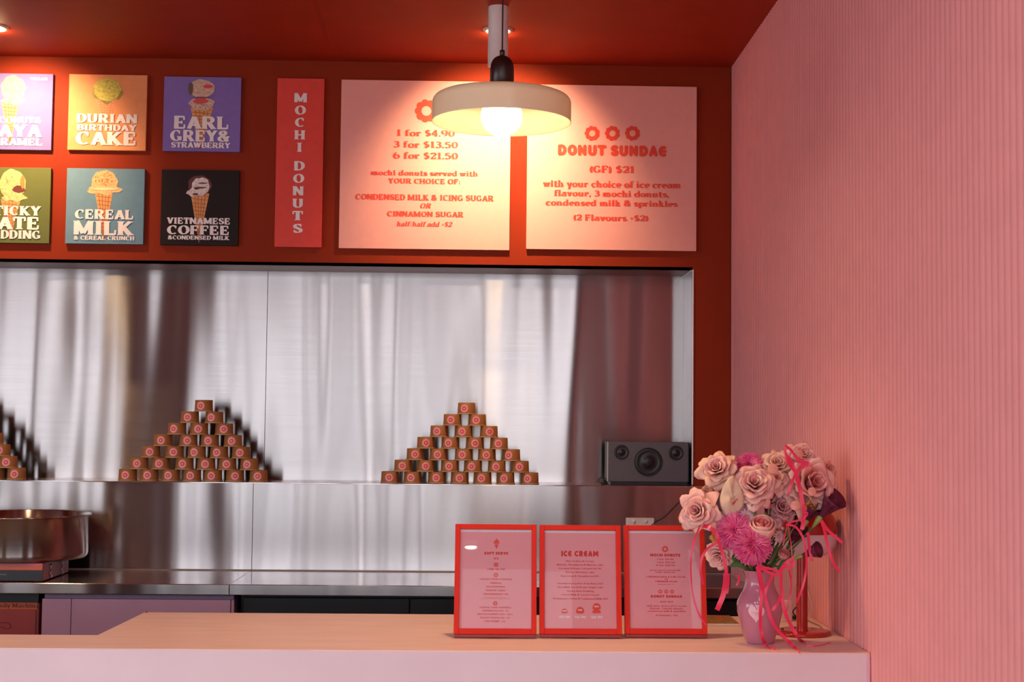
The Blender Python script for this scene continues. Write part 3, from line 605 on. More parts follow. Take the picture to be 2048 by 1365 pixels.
pb = P(1003, 245, Y=4.02); PR = 140.5/F*4.02
def pendant(x, y, label, group='milky drum pendant lamps'):
    z0 = pb.z; H = .076
    e = empty('pendant_lamp', (x, y, z0), label, 'pendant lamp', group)
    t = .004; rc = .022
    prof = [(PR-.0005, -.001), (PR+.0008, 0), (PR, .004)]+[(PR-rc+rc*math.cos(a), H-rc+rc*math.sin(a)) for a in [R(15*i) for i in range(0, 7)]]
    prof += [(.03, H), (.03, H-t)]+[(PR-rc-t+rc*math.cos(a)-.0, H-rc-t+rc*math.sin(a)) for a in [R(90-15*i) for i in range(0, 7)]]+[(PR-t, .003), (PR-.0005, -.001)]
    MB().lathe(prof, (x, y, z0), 72).build('shade', M_SHADE, e, smooth=True)
    b0 = z0+H
    MB().lathe([(0, .116), (.0065, .116), (.014, .1145), (.022, .110), (.0285, .102), (.0325, .091), (.0342, .076), (.0345, .0), (.03, -.001)], (x, y, b0), 36).build('cap', M_CAP, e, smooth=True)
    MB().lathe([(.0, .133), (.0066, .133), (.0075, .128), (.0075, .112), (0, .112)], (x, y, b0), 16).build('cord_grip', M_CAP, e, smooth=True)
    MB().tube([(x, y, b0+.130), (x, y, CEIL)], .0022, 8).build('cord', mat('black_cord', (.012, .008, .008), .6), e)
    MB().lathe([(0, CEIL-.025), (.045, CEIL-.025), (.05, CEIL-.02), (.05, CEIL)], (x, y, 0), 24).build('ceiling_rose', M_CAP, e, smooth=True)
    c = (x, y, z0+.018); r = .059
    MB().lathe([(r*math.sin(R(a)), -r*math.cos(R(a))) for a in range(0, 181, 12)], c, 32).build('bulb', M_BULB, e, smooth=True)
    d = bpy.data.lights.new('bulb_glow', 'SPOT'); d.energy = 40; d.color = (1, .60, .30); d.shadow_soft_size = .05; d.spot_size = R(130); d.spot_blend = .8
    o = bpy.data.objects.new('bulb_glow', d); COL.objects.link(o); o.parent = e; o.location = (0, 0, -.05)
pendant(P(1003, 245, Y=4.02).x, 4.02, 'lit milky glass drum pendant lamp with a black cap, in front of the price boards')
pendant(-2.25, 4.02, 'lit milky pendant lamp over the counter beyond the left picture edge, seen reflected in steel')

# ------------------------------------------------------------------ paper cup pyramids
M_KRAFT = mat('kraft_paper', (.36, .140, .042), .6, noise=.06, nscale=40, bump=.04); M_RIM = mat('kraft_rim', (.62, .34, .17), .55)
M_STK = mat('pink_sticker', (.88, .36, .36), .45); M_STKR = mat('red_sticker_print', (.78, .045, .05), .45)
CY_ = D+.052; CS = CY_/F
RB, RTp, CH_ = 19.0*CS, 17.1*CS, 22.9*CS            # rim (down), base (up), height
def cup_parts(e):
    c = (0, 0, 0)
    MB().lathe([(RB-.0035, .003), (RTp-.001, CH_-.0012), (0, CH_-.0012), ], c, 28).build('inside', M_KRAFT, e, smooth=True, local=True)
    MB().lathe([(RB-.0022, .0035), (RTp, CH_-.0005), (RTp-.0012, CH_), (RTp-.003, CH_-.0002), (RTp-.004, CH_-.003), (0, CH_-.003)], c, 36).build('body', M_KRAFT, e, smooth=True, local=True)
    MB().lathe([(RB-.0030, .0005), (RB-.0012, 0), (RB, .0012), (RB, .0030), (RB-.0012, .0042), (RB-.0032, .0038)], c, 36).build('rim', M_RIM, e, smooth=True, local=True)
    # round sticker wrapped on the tapered wall; red ring with a notched outline
    def wrap(x, z, off):
        r = RB-.0022+(RTp-RB+.0022)*(z/CH_)+off; a = x/r; return (r*math.sin(a), -r*math.cos(a), z)
    zc = CH_*.50; rs = CH_*.345
    def disc(r, off, rings=3, n=24):
        vs = [wrap(0, zc, off)]; fs = []
        for j in range(1, rings+1):
            for i in range(n): vs.append(wrap(r*j/rings*math.cos(6.28318*i/n), zc+r*j/rings*math.sin(6.28318*i/n), off))
        for i in range(n): fs.append((0, 1+i, 1+(i+1) % n))
        for j in range(1, rings):
            for i in range(n):
                a, b = 1+(j-1)*n+i, 1+(j-1)*n+(i+1) % n; fs.append((a, a+n, b+n, b))
        m = MB(); m.add(vs, [f[::-1] for f in fs]); return m
    st = disc(rs, .0004).build('sticker', M_STK, e, local=True)
    m = MB()
    for p in donut_polys(0, 0, rs*.60, 8, .36): m.poly([wrap(a, zc+b, .0008) for a, b in p])
    m.build('donut_print', M_STKR, st, local=True)
def copy_tree(o, parent=None):
    c = o.copy(); COL.objects.link(c)
    if parent is not None: c.parent = parent
    for ch in list(o.children): copy_tree(ch, c)
    return c
ORD = ['first', 'second', 'third', 'fourth', 'fifth', 'sixth', 'seventh']
ROWN = ['bottom', 'second', 'third', 'fourth', 'fifth', 'sixth', 'top']
ZL = SZ+.0005
stacks = [
 ('right', (740, 5.689), [([228, 485, 760, 1020, 1280, 1542, 1817], [217, 463, 752, 1018, 1265, 1522, 1790]), ([378, 636, 908, 1170, 1443, 1708], [365, 634, 898, 1155, 1433, 1700]),
   ([518, 780, 1067, 1330, 1608], [512, 768, 1047, 1323, 1575]), ([637, 913, 1192, 1468], [637, 890, 1195, 1460]), ([787, 1063, 1353], [758, 1046, 1360]), ([937, 1219], [918, 1207]), ([1099], [1072])]),
 ('middle', (0, 2.625), [([671, 783, 896, 1009, 1119, 1235, 1358], [657, 772, 881, 998, 1108, 1234, 1352]), ([731, 843, 969, 1083, 1194, 1309], [718, 834, 957, 1076, 1188, 1295]),
   ([793, 916, 1033, 1151, 1265], [785, 909, 1017, 1137, 1258]), ([856, 989, 1102, 1224], [844, 982, 1091, 1215]), ([929, 1046, 1178], [910, 1040, 1174]), ([997, 1126], [983, 1107]), ([1070], [1053])]),
 ('left', (0, 2.625), [([86-114*i for i in range(7)][::-1], None), ([43-114*i for i in range(6)][::-1], None), ([4-116*i for i in range(5)][::-1], None), ([-32-118*i for i in range(4)][::-1], None), ([-100-118*i for i in range(3)][::-1], None), ([-158-118*i for i in range(2)][::-1], None), ([-216], None)]),
]
first_cup = None
for sname, (ou, sc), rows in stacks:
    for k, (xs, ss) in enumerate(rows):
        for i, X in enumerate(xs):
            u = ou+X/sc; pos = P(u, 958-23*k, Y=CY_)
            so = (ss[i] if ss else X-12)-X; th = math.asin(max(-.6, min(.6, so/sc/17.5)))
            if k == 6: w_ = 'topmost kraft paper cup on the %s pyramid'
            elif i == 0 and len(xs) > 1: w_ = 'upturned kraft cup at the left end of the '+ROWN[k]+' row, %s pyramid'
            elif i == len(xs)-1: w_ = 'upturned kraft cup at the right end of the '+ROWN[k]+' row, %s pyramid'
            else: w_ = ORD[i]+' kraft cup from the left in the '+ROWN[k]+' row, %s pyramid'
            label = w_ % sname
            if first_cup is None:
                first_cup = empty('paper_cup', (0, 0, 0), label, 'cup', 'cups'); cup_parts(first_cup); c = first_cup
            else: c = copy_tree(first_cup)
            c['label'] = label; c['group'] = 'kraft paper cups stacked in the %s pyramid' % sname
            c.location = (pos.x, CY_+random.uniform(-.002, .002), ZL+k*(CH_+.0002)); c.rotation_euler = (0, 0, th-math.atan2(pos.x, CY_)*1.0)

# ------------------------------------------------------------------ loudspeaker, outlet, cables
M_SPK = mat('grey_speaker_front', (.105, .098, .115), .55, noise=.05, nscale=60); M_SPKD = mat('speaker_black', (.008, .008, .010), .5); M_CONEB = mat('speaker_cone', (.012, .012, .016), .35)
YS = D+.012
s0, s1 = P(1216, 886, Y=YS), P(1377, 963, Y=YS)
e = empty('loudspeaker', ((s0.x+s1.x)/2, YS+.1, SZ+.0008), 'dark grey box loudspeaker with one woofer and two tweeters on the steel shelf', 'speaker')
zt = P(1296, 884.5, Y=YS).z; zb = SZ+.016
MB().box(s0.x, s1.x+.004, YS+.004, YS+.165, zb, zt-.001).build('cabinet', M_SPKD, e, bevel=.003)
MB().box(s0.x+.001, s1.x, YS, YS+.006, zb, zt).build('front_panel', M_SPK, e, bevel=.003)
MB().box(s0.x-.002, s0.x+.0015, YS+.001, YS+.02, zb, zt-.002).build('side_edge', mat('pale_edge', (.55, .50, .48), .4), e, bevel=.0008)
MB().box(s0.x+.012, s1.x-.004, YS+.006, YS+.155, SZ+.0008, zb).build('foot', M_SPKD, e)
def driver(u, v, rp, name):
    c = P(u, v, Y=YS); r = rp/F*YS
    o = MB().lathe([(r, .0), (r*1.0, .0025), (r*.93, .003), (r*.90, .0005)], (c.x, YS, c.z), 40, axis=(0, -1, 0)).build(name, M_SPKD, e, smooth=True)
    MB().lathe([(r*.92, .0012), (r*.84, .0028), (r*.74, .0012), (r*.35, .0004), (r*.33, .0016), (r*.2, .003), (0, .0036)], (c.x, YS, c.z), 40, axis=(0, -1, 0)).build('cone', M_CONEB, o, smooth=True)
driver(1296.5, 924.5, 28.5, 'woofer'); driver(1243, 905, 14.5, 'tweeter'); driver(1352, 906.5, 14.5, 'tweeter')

pl = (P(1252, 1036, Y=D-.006), P(1308, 1060, Y=D-.006))
e = empty('power_outlet', ((pl[0].x+pl[1].x)/2, D, P(1280, 1052, Y=D).z), 'cream double power point on the steel wall behind the menu frames', 'outlet')
zt_, zb_ = P(1280, 1036.5, Y=D-.006).z, P(1280, 1073, Y=D-.006).z
MB().box(pl[0].x, pl[1].x, D-.010, D+.001, zb_, zt_).build('plate', M_WPLATE, e, bevel=.002)
for u in (1268, 1292): c = P(u, 1044, Y=D-.01); MB().lathe([(.0075, 0), (.007, .0025), (0, .003)], (c.x, D-.010, c.z), 16, axis=(0, -1, 0)).build('switch', M_WPLATE, e, smooth=True)
pg = P(1302, 1056, Y=D-.02); MB().box(pg.x-.016, pg.x+.014, D-.034, D-.010, pg.z-.022, pg.z+.008).build('plug', M_SPKD, e, bevel=.004)
ct = [P(1386, 972, Y=D-.006), P(1384, 982, Y=D-.006), P(1362, 1003, Y=D-.006), P(1352, 1012, Y=D-.006), P(1330, 1034, Y=D-.006), P(1310, 1046, Y=D-.012), P(1303, 1052, Y=D-.03)]
o = MB().tube(smoothline([(NXR-.02, D+.03, SZ+.004), (NXR-.006, D-.002, SZ+.005)]+ct), .0020, 6).build('power_cable', M_SPKD, smooth=True)
tag(o, 'thin black cable running down the steel from the loudspeaker to the power point', 'cable')
lp = [P(1214, 960, Y=D+.03), P(1205, 955, Y=D+.025), P(1197, 960, Y=D+.02), P(1199, 965, Y=D+.015), P(1208, 966, Y=D+.012), P(1215, 962, Y=D+.03)]
for q in lp: q.z = max(q.z, SZ+.003)
o = MB().tube(smoothline(lp), .0018, 6).build('aux_cable', M_SPKD, smooth=True); tag(o, 'small black cable loop beside the left side of the loudspeaker', 'cable')

# ------------------------------------------------------------------ spun sugar machine on the bench, boxed machine below
M_MRED = mat('machine_red', (.36, .045, .05), .45); M_MPINK = mat('machine_pink_edge', (.55, .13, .16), .45); M_MOR = mat('machine_orange_line', (.70, .13, .04), .4)
M_DARKP = mat('dark_control_panel', (.035, .04, .05), .3); M_CHROME = mat('chrome', (.75, .72, .7), .15, 1)
bc = P(46, 1029, Y=5.73); br_ = 130/F*5.73
bx0, bx1, by0, by1 = bc.x-.150, bc.x+.148, BF+.025, BF+.36
ztop = P(44, 1127, Y=by0).z; rimz = bc.z; botz = rimz-.176
m = empty('candy_floss_machine', (bc.x, 5.72, BH), 'stainless bowl on a red candy floss machine base standing on the steel bench', 'machine')
MB().box(bx0, bx1, by0, by1, BH+.004, ztop).build('base', M_MRED, m, bevel=.002)
MB().box(bx0, bx1-.001, by0-.004, by0+.001, ztop-.014, ztop-.001).build('pink_edge', M_MPINK, m)
MB().box(bx0, bx1-.001, by0-.005, by0+.001, ztop-.026, ztop-.0142).build('orange_line', M_MOR, m)
MB().box(bx0, bx1-.001, by0-.003, by0+.001, BH+.006, ztop-.0265).build('control_panel', M_DARKP, m)
for px_, w_ in ((-.10, .05), (-.02, .03)): MB().box(bc.x+px_, bc.x+px_+w_, by0-.0045, by0-.003, BH+.026, BH+.031).build('panel_mark', mat('faint_grey_print', (.12, .12, .13), .4), m)
for sx in (-1, 1):
    for sy in (-1, 1): MB().box(bc.x+sx*.12-.012, bc.x+sx*.12+.012, 5.70+sy*.14-.012, 5.70+sy*.14+.012, BH+.0006, BH+.006).build('foot', M_SPKD, m)
for dy_ in (.09, .24):
    q = MB(); pts = [(bx1+.003+.002*math.sin(i*2.1), by0+dy_+.008*math.sin(i*1.7), BH+.008+i*.0065) for i in range(9)]
    q.tube(smoothline(pts, 4), .0022, 6).build('chain', M_CHROME, m, smooth=True)
MB().lathe([(.07, ztop-.001), (.075, ztop+.012), (.045, botz+.004), (0, botz+.004)], (bc.x, 5.73, 0), 32).build('spindle_plate', mat('dark_plate', (.10, .04, .03), .4), m, smooth=True)
rb = br_-.009
prof = [(0, botz+.002), (rb*.82, botz+.002), (rb-.010, botz+.006), (rb-.001, botz+.018), (rb, botz+.03), (rb, rimz-.004), (br_-.002, rimz-.001), (br_, rimz-.004), (br_+.001, rimz+.001), (br_-.003, rimz+.003), (rb-.003, rimz), (rb-.003, botz+.03), (rb-.006, botz+.012), (rb*.8, botz+.006), (0, botz+.006)]
MB().lathe(prof, (bc.x, 5.73, 0), 72).build('bowl', M_BOWL, m, smooth=True)
MB().lathe([(0, botz+.05), (.05, botz+.05), (.055, botz+.04), (.03, botz+.006)], (bc.x, 5.73, 0), 24).build('spinner_head', M_CHROME, m, smooth=True)
# red shipping box in the open bay
q0, q1 = XL+3.2, P(82, 1230, Y=BF+.06).x
zt = P(40, 1206, Y=BF+.06).z
e = empty('red_shipping_box', ((q0+q1)/2, BF+.2, .1), 'red printed box lettered Cotton Candy Machine stored below the left bench end', 'box')
MB().box(q1-.62, q1-.006, BF+.055, D-.05, .1, zt).build('carton', mat('red_carton', (.26, .030, .028), .6, noise=.05, nscale=15), e, bevel=.004)
zz = lambda v: P(40, v, Y=BF+.05).z
MB().box(q1-.615, q1-.012, BF+.0525, BF+.0555, zz(1220), zz(1206)).build('orange_band', mat('carton_orange', (.42, .07, .02), .6), e)
M_CTX = mat('carton_dark_print', (.10, .015, .012), .6)
x1_ = P(81, 1212, Y=BF+.05).x; x0_ = P(-68, 1212, Y=BF+.05).x
lettering('lettering', e, M_CTX, 'Cotton Candy Machine', lambda x, z: (x, BF+.0520, z), x0_, x1_-.004, zz(1216), zz(1208), 'light', 10)
hp = [P(u, v, Y=BF+.054) for u, v in ((-12, 1246), (12, 1246), (20, 1249), (22, 1255), (18, 1258), (8, 1258), (4, 1254), (-14, 1254))]
MB().tube(hp+[hp[0]], .0012, 5).build('handle_outline', M_CTX, e)
MB().box(P(70, 1240, Y=BF+.05).x, P(72, 1240, Y=BF+.05).x, BF+.0525, BF+.0555, .12, zz(1222)).build('side_crease', M_CTX, e)
MB().box(q1-.64, q1+.0, BF+.10, D-.04, .02, .098).build('shelf_board', M_PURPLED, e)
o = MB().box(q1-.62, q1-.008, BF+.05, D-.03, zt+.002, BH-.046).build('bay_top_panel', M_BLACK); tag(o, 'black filler panel under the bench above the red box', 'panel')

# ------------------------------------------------------------------ three red menu frames
M_FR = mat('red_frame', (.62, .022, .010), .5, noise=.03, nscale=20, spec=.2); M_FRD = mat('frame_foot_shade', (.28, .012, .010), .4)
M_SHEET = mat('pink_menu_sheet', (.90, .36, .40), .55, noise=.015); M_MOUNT = mat('white_mount', (.86, .80, .84), .5)
def glass():
    m = bpy.data.materials.new('frame_glass'); m.use_nodes = True; n = m.node_tree.nodes; l = m.node_tree.links
    tr = n.new('ShaderNodeBsdfTransparent'); gl = n.new('ShaderNodeBsdfGlossy'); gl.inputs['Roughness'].default_value = .01
    fr = n.new('ShaderNodeFresnel'); fr.inputs[0].default_value = 1.2; mx = n.new('ShaderNodeMixShader')
    l.new(fr.outputs[0], mx.inputs[0]); l.new(tr.outputs[0], mx.inputs[1]); l.new(gl.outputs[0], mx.inputs[2]); l.new(mx.outputs[0], n['Material Output'].inputs[0]); return m
M_GLASS = glass()
def circ(X, Y, r, n=14): return [(X+r*math.cos(6.28318*i/n), Y-r*math.sin(6.28318*i/n)) for i in range(n)]
FRAMES = []
M_MTXT = mat('menu_red_print', (.70, .025, .015), .5)
def menu_frame(label, ox, tl, tr, bl, br, items, extra):
    S = 5.46; pu = lambda X, Y: (X/S+ox, Y/S+1040)
    A = P(*pu(*bl), Z=CT+.001); B = P(*pu(*br), Z=CT+.001); yb = (A.y+B.y)/2; A.y = B.y = yb
    A = P(*pu(*bl), Y=yb); B = P(*pu(*br), Y=yb); A.z = B.z = CT+.0042
    ex = (B-A).normalized(); W_ = (B-A).length
    tc_ = pu((tl[0]+tr[0])/2, (tl[1]+tr[1])/2)
    ratio = W_/((tr[0]-tl[0])/S); yt = yb+.075
    for _ in range(20):
        T = P(*tc_, Y=yt); yt = yt  # lean chosen so that the far top edge narrows as in the view
        break
    yt = yb+.065; T = P(*tc_, Y=yt)
    ez = Vector((0, yt-yb, T.z-A.z)); H_ = ez.length; ez.normalize(); nn = ex.cross(ez)   # points to the viewer when negative y
    if nn.y > 0: nn = -nn
    e = empty('menu_frame', (A+B)/2, label, 'menu', 'red menu frames on the counter')
    FRAMES.append((e, A.copy(), ex, ez, nn, W_, H_))
    def pt(x, z, d=0): return A+ex*x+ez*z+nn*d
    def bar(x0, x1, z0, z1, d0, d1, name, m, bev=.0012):
        q = MB(); q.add([pt(x, z, d) for d in (d0, d1) for z in (z0, z1) for x in (x0, x1)], [(0, 2, 3, 1), (4, 5, 7, 6), (0, 1, 5, 4), (2, 6, 7, 3), (0, 4, 6, 2), (1, 3, 7, 5)])
        return q.build(name, m, e, bevel=bev, doubles=True)
    bw = W_*.062; bt = H_*.047; f0 = H_*.028; zi = f0+H_*.050
    T0 = -.016
    bar(0, bw, f0, H_, T0, 0, 'side_rail', M_FR); bar(W_-bw, W_, f0, H_, T0, 0, 'side_rail', M_FR)
    bar(bw, W_-bw, H_-bt, H_, T0, -.0002, 'top_rail', M_FR); bar(bw, W_-bw, f0, zi, T0, -.0002, 'bottom_rail', M_FR)
    bar(.0015, W_-.0015, 0, f0, T0, -.004, 'foot', M_FRD)  # dark strip below the rail, shadow and reflection put into its colour
    bar(bw, W_-bw, zi, H_-bt, T0+.002, -.0095, 'mount', M_MOUNT, 0)
    bar(bw, W_-bw, zi, H_-bt-H_*.021, -.0095, -.0088, 'sheet', M_SHEET, 0)
    bar(bw, W_-bw, zi, H_-bt, -.0050, -.0040, 'glass', M_GLASS, 0)
    # easel leg behind
    q = MB(); q.add([pt(W_*.4, H_*.62, T0), pt(W_*.6, H_*.62, T0), pt(W_*.6, H_*.60, T0-.004), pt(W_*.4, H_*.60, T0-.004),
                     Vector((pt(W_*.35, 0).x, yt+.035, CT)), Vector((pt(W_*.65, 0).x, yt+.035, CT)), Vector((pt(W_*.65, 0).x, yt+.031, CT)), Vector((pt(W_*.35, 0).x, yt+.031, CT))],
          [(0, 1, 2, 3), (4, 7, 6, 5), (0, 4, 5, 1), (3, 2, 6, 7), (0, 3, 7, 4), (1, 5, 6, 2)]); q.build('easel_leg', M_BLACK, e, doubles=True)
    def mp_(X, Y):
        fy = (Y-(tl[1]+tr[1])/2)/((bl[1]+br[1])/2-(tl[1]+tr[1])/2); xl = tl[0]+(bl[0]-tl[0])*fy; xr = tr[0]+(br[0]-tr[0])*fy
        return (X-xl)/(xr-xl)*W_, (1-fy)*H_
    lay_ = -.0084
    for it in items:
        s, X0, X1, Yt, Yb = it[:5]; st = it[5] if len(it) > 5 else 'serif'; mm = it[6] if len(it) > 6 else M_MTXT
        Xm, Ym = (X0+X1)/2, (Yt+Yb)/2; a = mp_(X0, Ym)[0]; b = mp_(X1, Ym)[0]; zt = mp_(Xm, Yt)[1]; zb = mp_(Xm, Yb)[1]
        lettering('lettering', e, mm, s, lambda x, z: pt(x, z, lay_+(.0002 if mm is not M_MTXT else 0)), a, b, zb, zt, st, 10, nrm=nn*.5)
    for name, m, ps, k in extra:
        q = MB()
        for p in ps: q.poly([pt(*mp_(X, Y), lay_+.00004*k-.00005) for X, Y in p])
        q.build(name, m, e)
M_MENUW = mat('white_price_print', (.9, .82, .84), .5)
f1 = [('SOFT SERVE', 365, 628, 355, 389, 'bubble'), ('$5', 468, 523, 419, 441), ('CONE OR CUP', 398, 593, 541, 558), ('CHOOSE YOUR FLAVOUR', 313, 668, 652, 669), ('VANILLA', 430, 556, 694, 711), ('RED RIPPERS', 390, 596, 735, 752),
      ('PURPLE TARO', 383, 602, 775, 793), ('STRAWBERRY (V)', 355, 632, 816, 834), ('CAN BE SWIRLED TOGETHER', 375, 605, 856, 863, 'light'), ('ANY TWO FLAVOURS MAY BE SWIRLED FOR FREE', 330, 655, 871, 879, 'light'),
      ('CHOOSE YOUR TOPPINGS', 320, 665, 963, 980), ('SPRINKLES (GF) +$1', 348, 636, 999, 1016), ('MOCHI DONUT (GF) +$4.5', 298, 684, 1037, 1054), ('POCKY STICKS (V) +$2', 328, 650, 1075, 1093), ('FIX ITEMS +$2', 373, 606, 1113, 1131),
      ('1', 488, 501, 489, 512, 'serif', M_SHEET), ('2', 484, 503, 602, 624, 'serif', M_SHEET), ('3', 482, 500, 915, 937, 'serif', M_SHEET)]
x1 = [('number_disc', M_RTXT, [circ(495, 500, 25)], 1), ('number_disc', M_RTXT, [circ(494, 613, 25)], 1), ('number_disc', M_RTXT, [circ(491, 926, 25)], 1),
      ('cone_icon', M_RTXT, [[(474, 272), (520, 272), (498, 328)]], 1), ('swirl_icon', M_RTXT, [[(498, 204), (510, 220), (524, 234), (528, 254), (522, 266), (472, 266), (466, 252), (472, 236), (488, 222)]], 2)]
menu_frame('red framed SOFT SERVE menu, first of the three on the counter', 900, (52, 45), (930, 52), (38, 1298), (945, 1303), f1, x1)
f2 = [('ICE CREAM', 272, 684, 342, 410, 'bubble'), ('Ube Cookies & Cream', 325, 632, 452, 467), ('Matcha, Strawberry & Matcha cake', 228, 738, 492, 508), ('Coconut & Kaya Caramel (GF/V)', 247, 714, 533, 550), ('Durian Birthday Cake', 325, 640, 575, 591), ('Earl Grey & Strawberry (GF)', 275, 690, 617, 634),
      ('Strawberry Lychee Yum Bean (GF)', 236, 738, 700, 716), ('Thai Milk Tea & Brown Sugar Cake', 236, 742, 741, 757), ('Sticky Date Pudding', 343, 637, 783, 800), ('Cereal Milk & Cereal Crunch', 280, 698, 824, 840), ('Vietnamese Coffee & Condensed Milk (GF)', 190, 792, 866, 884),
      ('MINI', 297, 345, 1003, 1016, 'serif', M_MENUW), ('ONE', 466, 514, 993, 1007, 'serif', M_MENUW), ('TWO', 642, 694, 953, 968, 'serif', M_MENUW),
      ('$5.90', 260, 382, 1062, 1090, 'serif', M_MENUW), ('$6.90', 430, 554, 1062, 1090, 'serif', M_MENUW), ('$8.90', 610, 735, 1062, 1090, 'serif', M_MENUW)]
def scoopi(X, Y, rx, ry): return [(X+rx*math.cos(a), Y-ry*math.sin(a)) for a in [R(t) for t in range(0, 181, 15)]]+[(X-rx*1.05, Y+ry*.35), (X-rx*.6, Y+ry*.62), (X+rx*.6, Y+ry*.62), (X+rx*1.05, Y+ry*.35)]
x2 = [('scoop_icon', M_RTXT, [scoopi(320, 1018, 34, 34)], 1), ('scoop_icon', M_RTXT, [scoopi(490, 1010, 44, 46)], 1), ('scoop_icon', M_RTXT, [scoopi(670, 968, 44, 46)], 1), ('scoop_icon', M_RTXT, [scoopi(670, 1018, 46, 26)], 2)]
menu_frame('red framed ICE CREAM menu, between the two other frames', 1070, (33, 57), (915, 62), (48, 1300), (952, 1303), f2, x2)
f3 = [('MOCHI DONUTS', 322, 653, 375, 410, 'bubble'), ('1 for $4.90', 397, 580, 429, 447), ('3 for $13.50', 395, 595, 464, 482), ('6 for $21.50', 390, 595, 496, 514), ('mochi donuts served with', 320, 660, 553, 567), ('YOUR CHOICE OF:', 380, 606, 578, 592),
      ('CONDENSED MILK & ICING SUGAR', 280, 715, 627, 642), ('OR', 483, 520, 653, 667), ('CINNAMON SUGAR', 380, 622, 677, 693), ('half/half add +$2', 410, 587, 712, 721), ('DONUT SUNDAE', 333, 680, 834, 866, 'bubble'), ('(GF) $21', 437, 580, 900, 917),
      ('with your choice of ice cream', 293, 728, 946, 962), ('flavour, 3 mochi donuts,', 328, 692, 974, 991), ('condensed milk & sprinkles', 303, 720, 1003, 1020), ('(2 Flavours +$2)', 392, 630, 1049, 1066)]
x3 = [('donut_print', M_RTXT, donut_polys(485, 325, 36), 1)]+[('donut_print', M_RTXT, donut_polys(X, 797, 22), 1) for X in (438, 503, 568)]
menu_frame('red framed MOCHI DONUTS menu beside the flowers, crossed by a thin ribbon', 1240, (22, 60), (912, 65), (55, 1300), (958, 1300), f3, x3)
e = empty('ceiling_lamp', (-.11, -1.42, CEIL), 'small round ceiling lamp seen mirrored in the glass of the SOFT SERVE menu', 'ceiling light')
MB().lathe([(.050, -.0), (.052, -.035), (.046, -.040), (.044, -.034)], (-.11, -1.42, CEIL), 32).build('housing', mat('glowing_cream_housing', (.85, .65, .45), .4, emis=(1, .6, .3), estr=2.0), e, smooth=True)  # warm glow put on the housing; only the lens is the lamp
MB().lathe([(.044, -.034), (0, -.034)], (-.11, -1.42, CEIL), 24).build('lens', mat('bright_lens', (.9, .9, .9), .4, emis=(1, .9, .75), estr=110), e)

# ------------------------------------------------------------------ red table lamp in the corner of the counter
M_LRED = mat('gloss_red_enamel', (.42, .012, .008), .18, coat=.6, noise=.02); M_DIFF = mat('white_diffuser', (.80, .66, .70), .35, noise=.02)
L0 = P(1604, 1262, Z=CT+.010); k_ = L0.y/F
tx, ty = L0.x, L0.y
e = empty('table_lamp', (tx, ty, CT), 'unlit glossy red table lamp with a drum head, behind the flowers in the wall corner', 'table lamp')
rbz = 56*k_
MB().lathe([(0, .0005), (rbz-.002, .0005), (rbz, .002), (rbz, .008), (rbz-.002, .010), (0, .010)], (tx, ty, CT), 56).build('base', M_LRED, e, smooth=True)
h0 = P(1604, 1110, Y=ty).z-CT; h1 = P(1604, 1065, Y=ty).z-CT; h2 = P(1604, 1003, Y=ty).z-CT
MB().lathe([(11.2*k_, .010), (11.2*k_, h1)], (tx, ty, CT), 32).build('column', M_LRED, e, smooth=True)
MB().lathe([(12.5*k_, .0102), (12.5*k_, .012), (11.3*k_, .0135)], (tx, ty, CT), 32).build('collar', M_LRED, e, smooth=True)
MB().lathe([(10*k_, h0+.002), (44*k_, h0), (60*k_, h0+.012), (68*k_, h0+.034), (70*k_, h1)], (tx, ty, CT), 56).build('diffuser', M_DIFF, e, smooth=True)
MB().lathe([(70.5*k_, h1-.001), (71.5*k_, h1), (71*k_, h1+.02), (64*k_, h1+.045), (48*k_, h2-.01), (20*k_, h2), (0, h2+.001)], (tx, ty, CT), 56).build('dome', M_LRED, e, smooth=True)
q = P(1565, 1259, Z=CT+.010); MB().lathe([(.004, 0), (.004, .003), (0, .0035)], (q.x, q.y, CT+.010), 12).build('switch', M_BLACK, e, smooth=True)

q0, q1 = P(1564, 1244, Z=CT), P(1583, 1244, Z=CT); zt = P(1573, 1203, Y=q0.y).z
e = empty('white_card_box', ((q0.x+q1.x)/2, q0.y, CT), 'small upright white box at the back of the counter between vase and lamp', 'box')
MB().box(q0.x, q1.x, q0.y, q0.y+.03, CT+.0005, zt).build('carton', mat('white_card', (.80, .66, .66), .5), e, bevel=.0015)
MB().box(q0.x+.004, q1.x-.004, q0.y-.0006, q0.y, CT+.008, zt-.012).build('label_panel', mat('pinkish_label', (.78, .52, .54), .5), e)
q = P(1589, 1233, Z=CT+.01); 
o = MB().lathe([(.0, .0), (.007, .0), (.008, .004), (.006, .012), (0, .013)], (q.x, q.y, CT+.0005), 16).build('black_cable_plug', M_SPKD, smooth=True); tag(o, 'small black plug end on the counter behind the lamp column', 'plug')
o = MB().tube(smoothline([(q.x+.002, q.y, CT+.012), P(1586, 1226, Y=q.y), P(1588, 1220, Y=q.y), P(1596, 1214, Y=q.y+.01), P(1604, 1222, Y=q.y+.02), P(1606, 1236, Z=CT+.003)]), .002, 6).build('black_lead', M_SPKD, smooth=True)
tag(o, 'short black lead curling up beside the white box', 'cable')
cw_ = mat('clear_white_cable', (.72, .60, .56), .4)
pp = [P(1612, 1168, X=WX-.006), P(1618, 1190, X=WX-.006), P(1625, 1212, X=WX-.006), P(1621, 1226, X=WX-.008)]; zc = P(1617, 1236, Z=CT+.003)
o = MB().tube(smoothline(pp+[zc]), .0016, 6).build('wall_cable', cw_, smooth=True); tag(o, 'pale cable hanging down the ribbed wall behind the red lamp', 'cable')
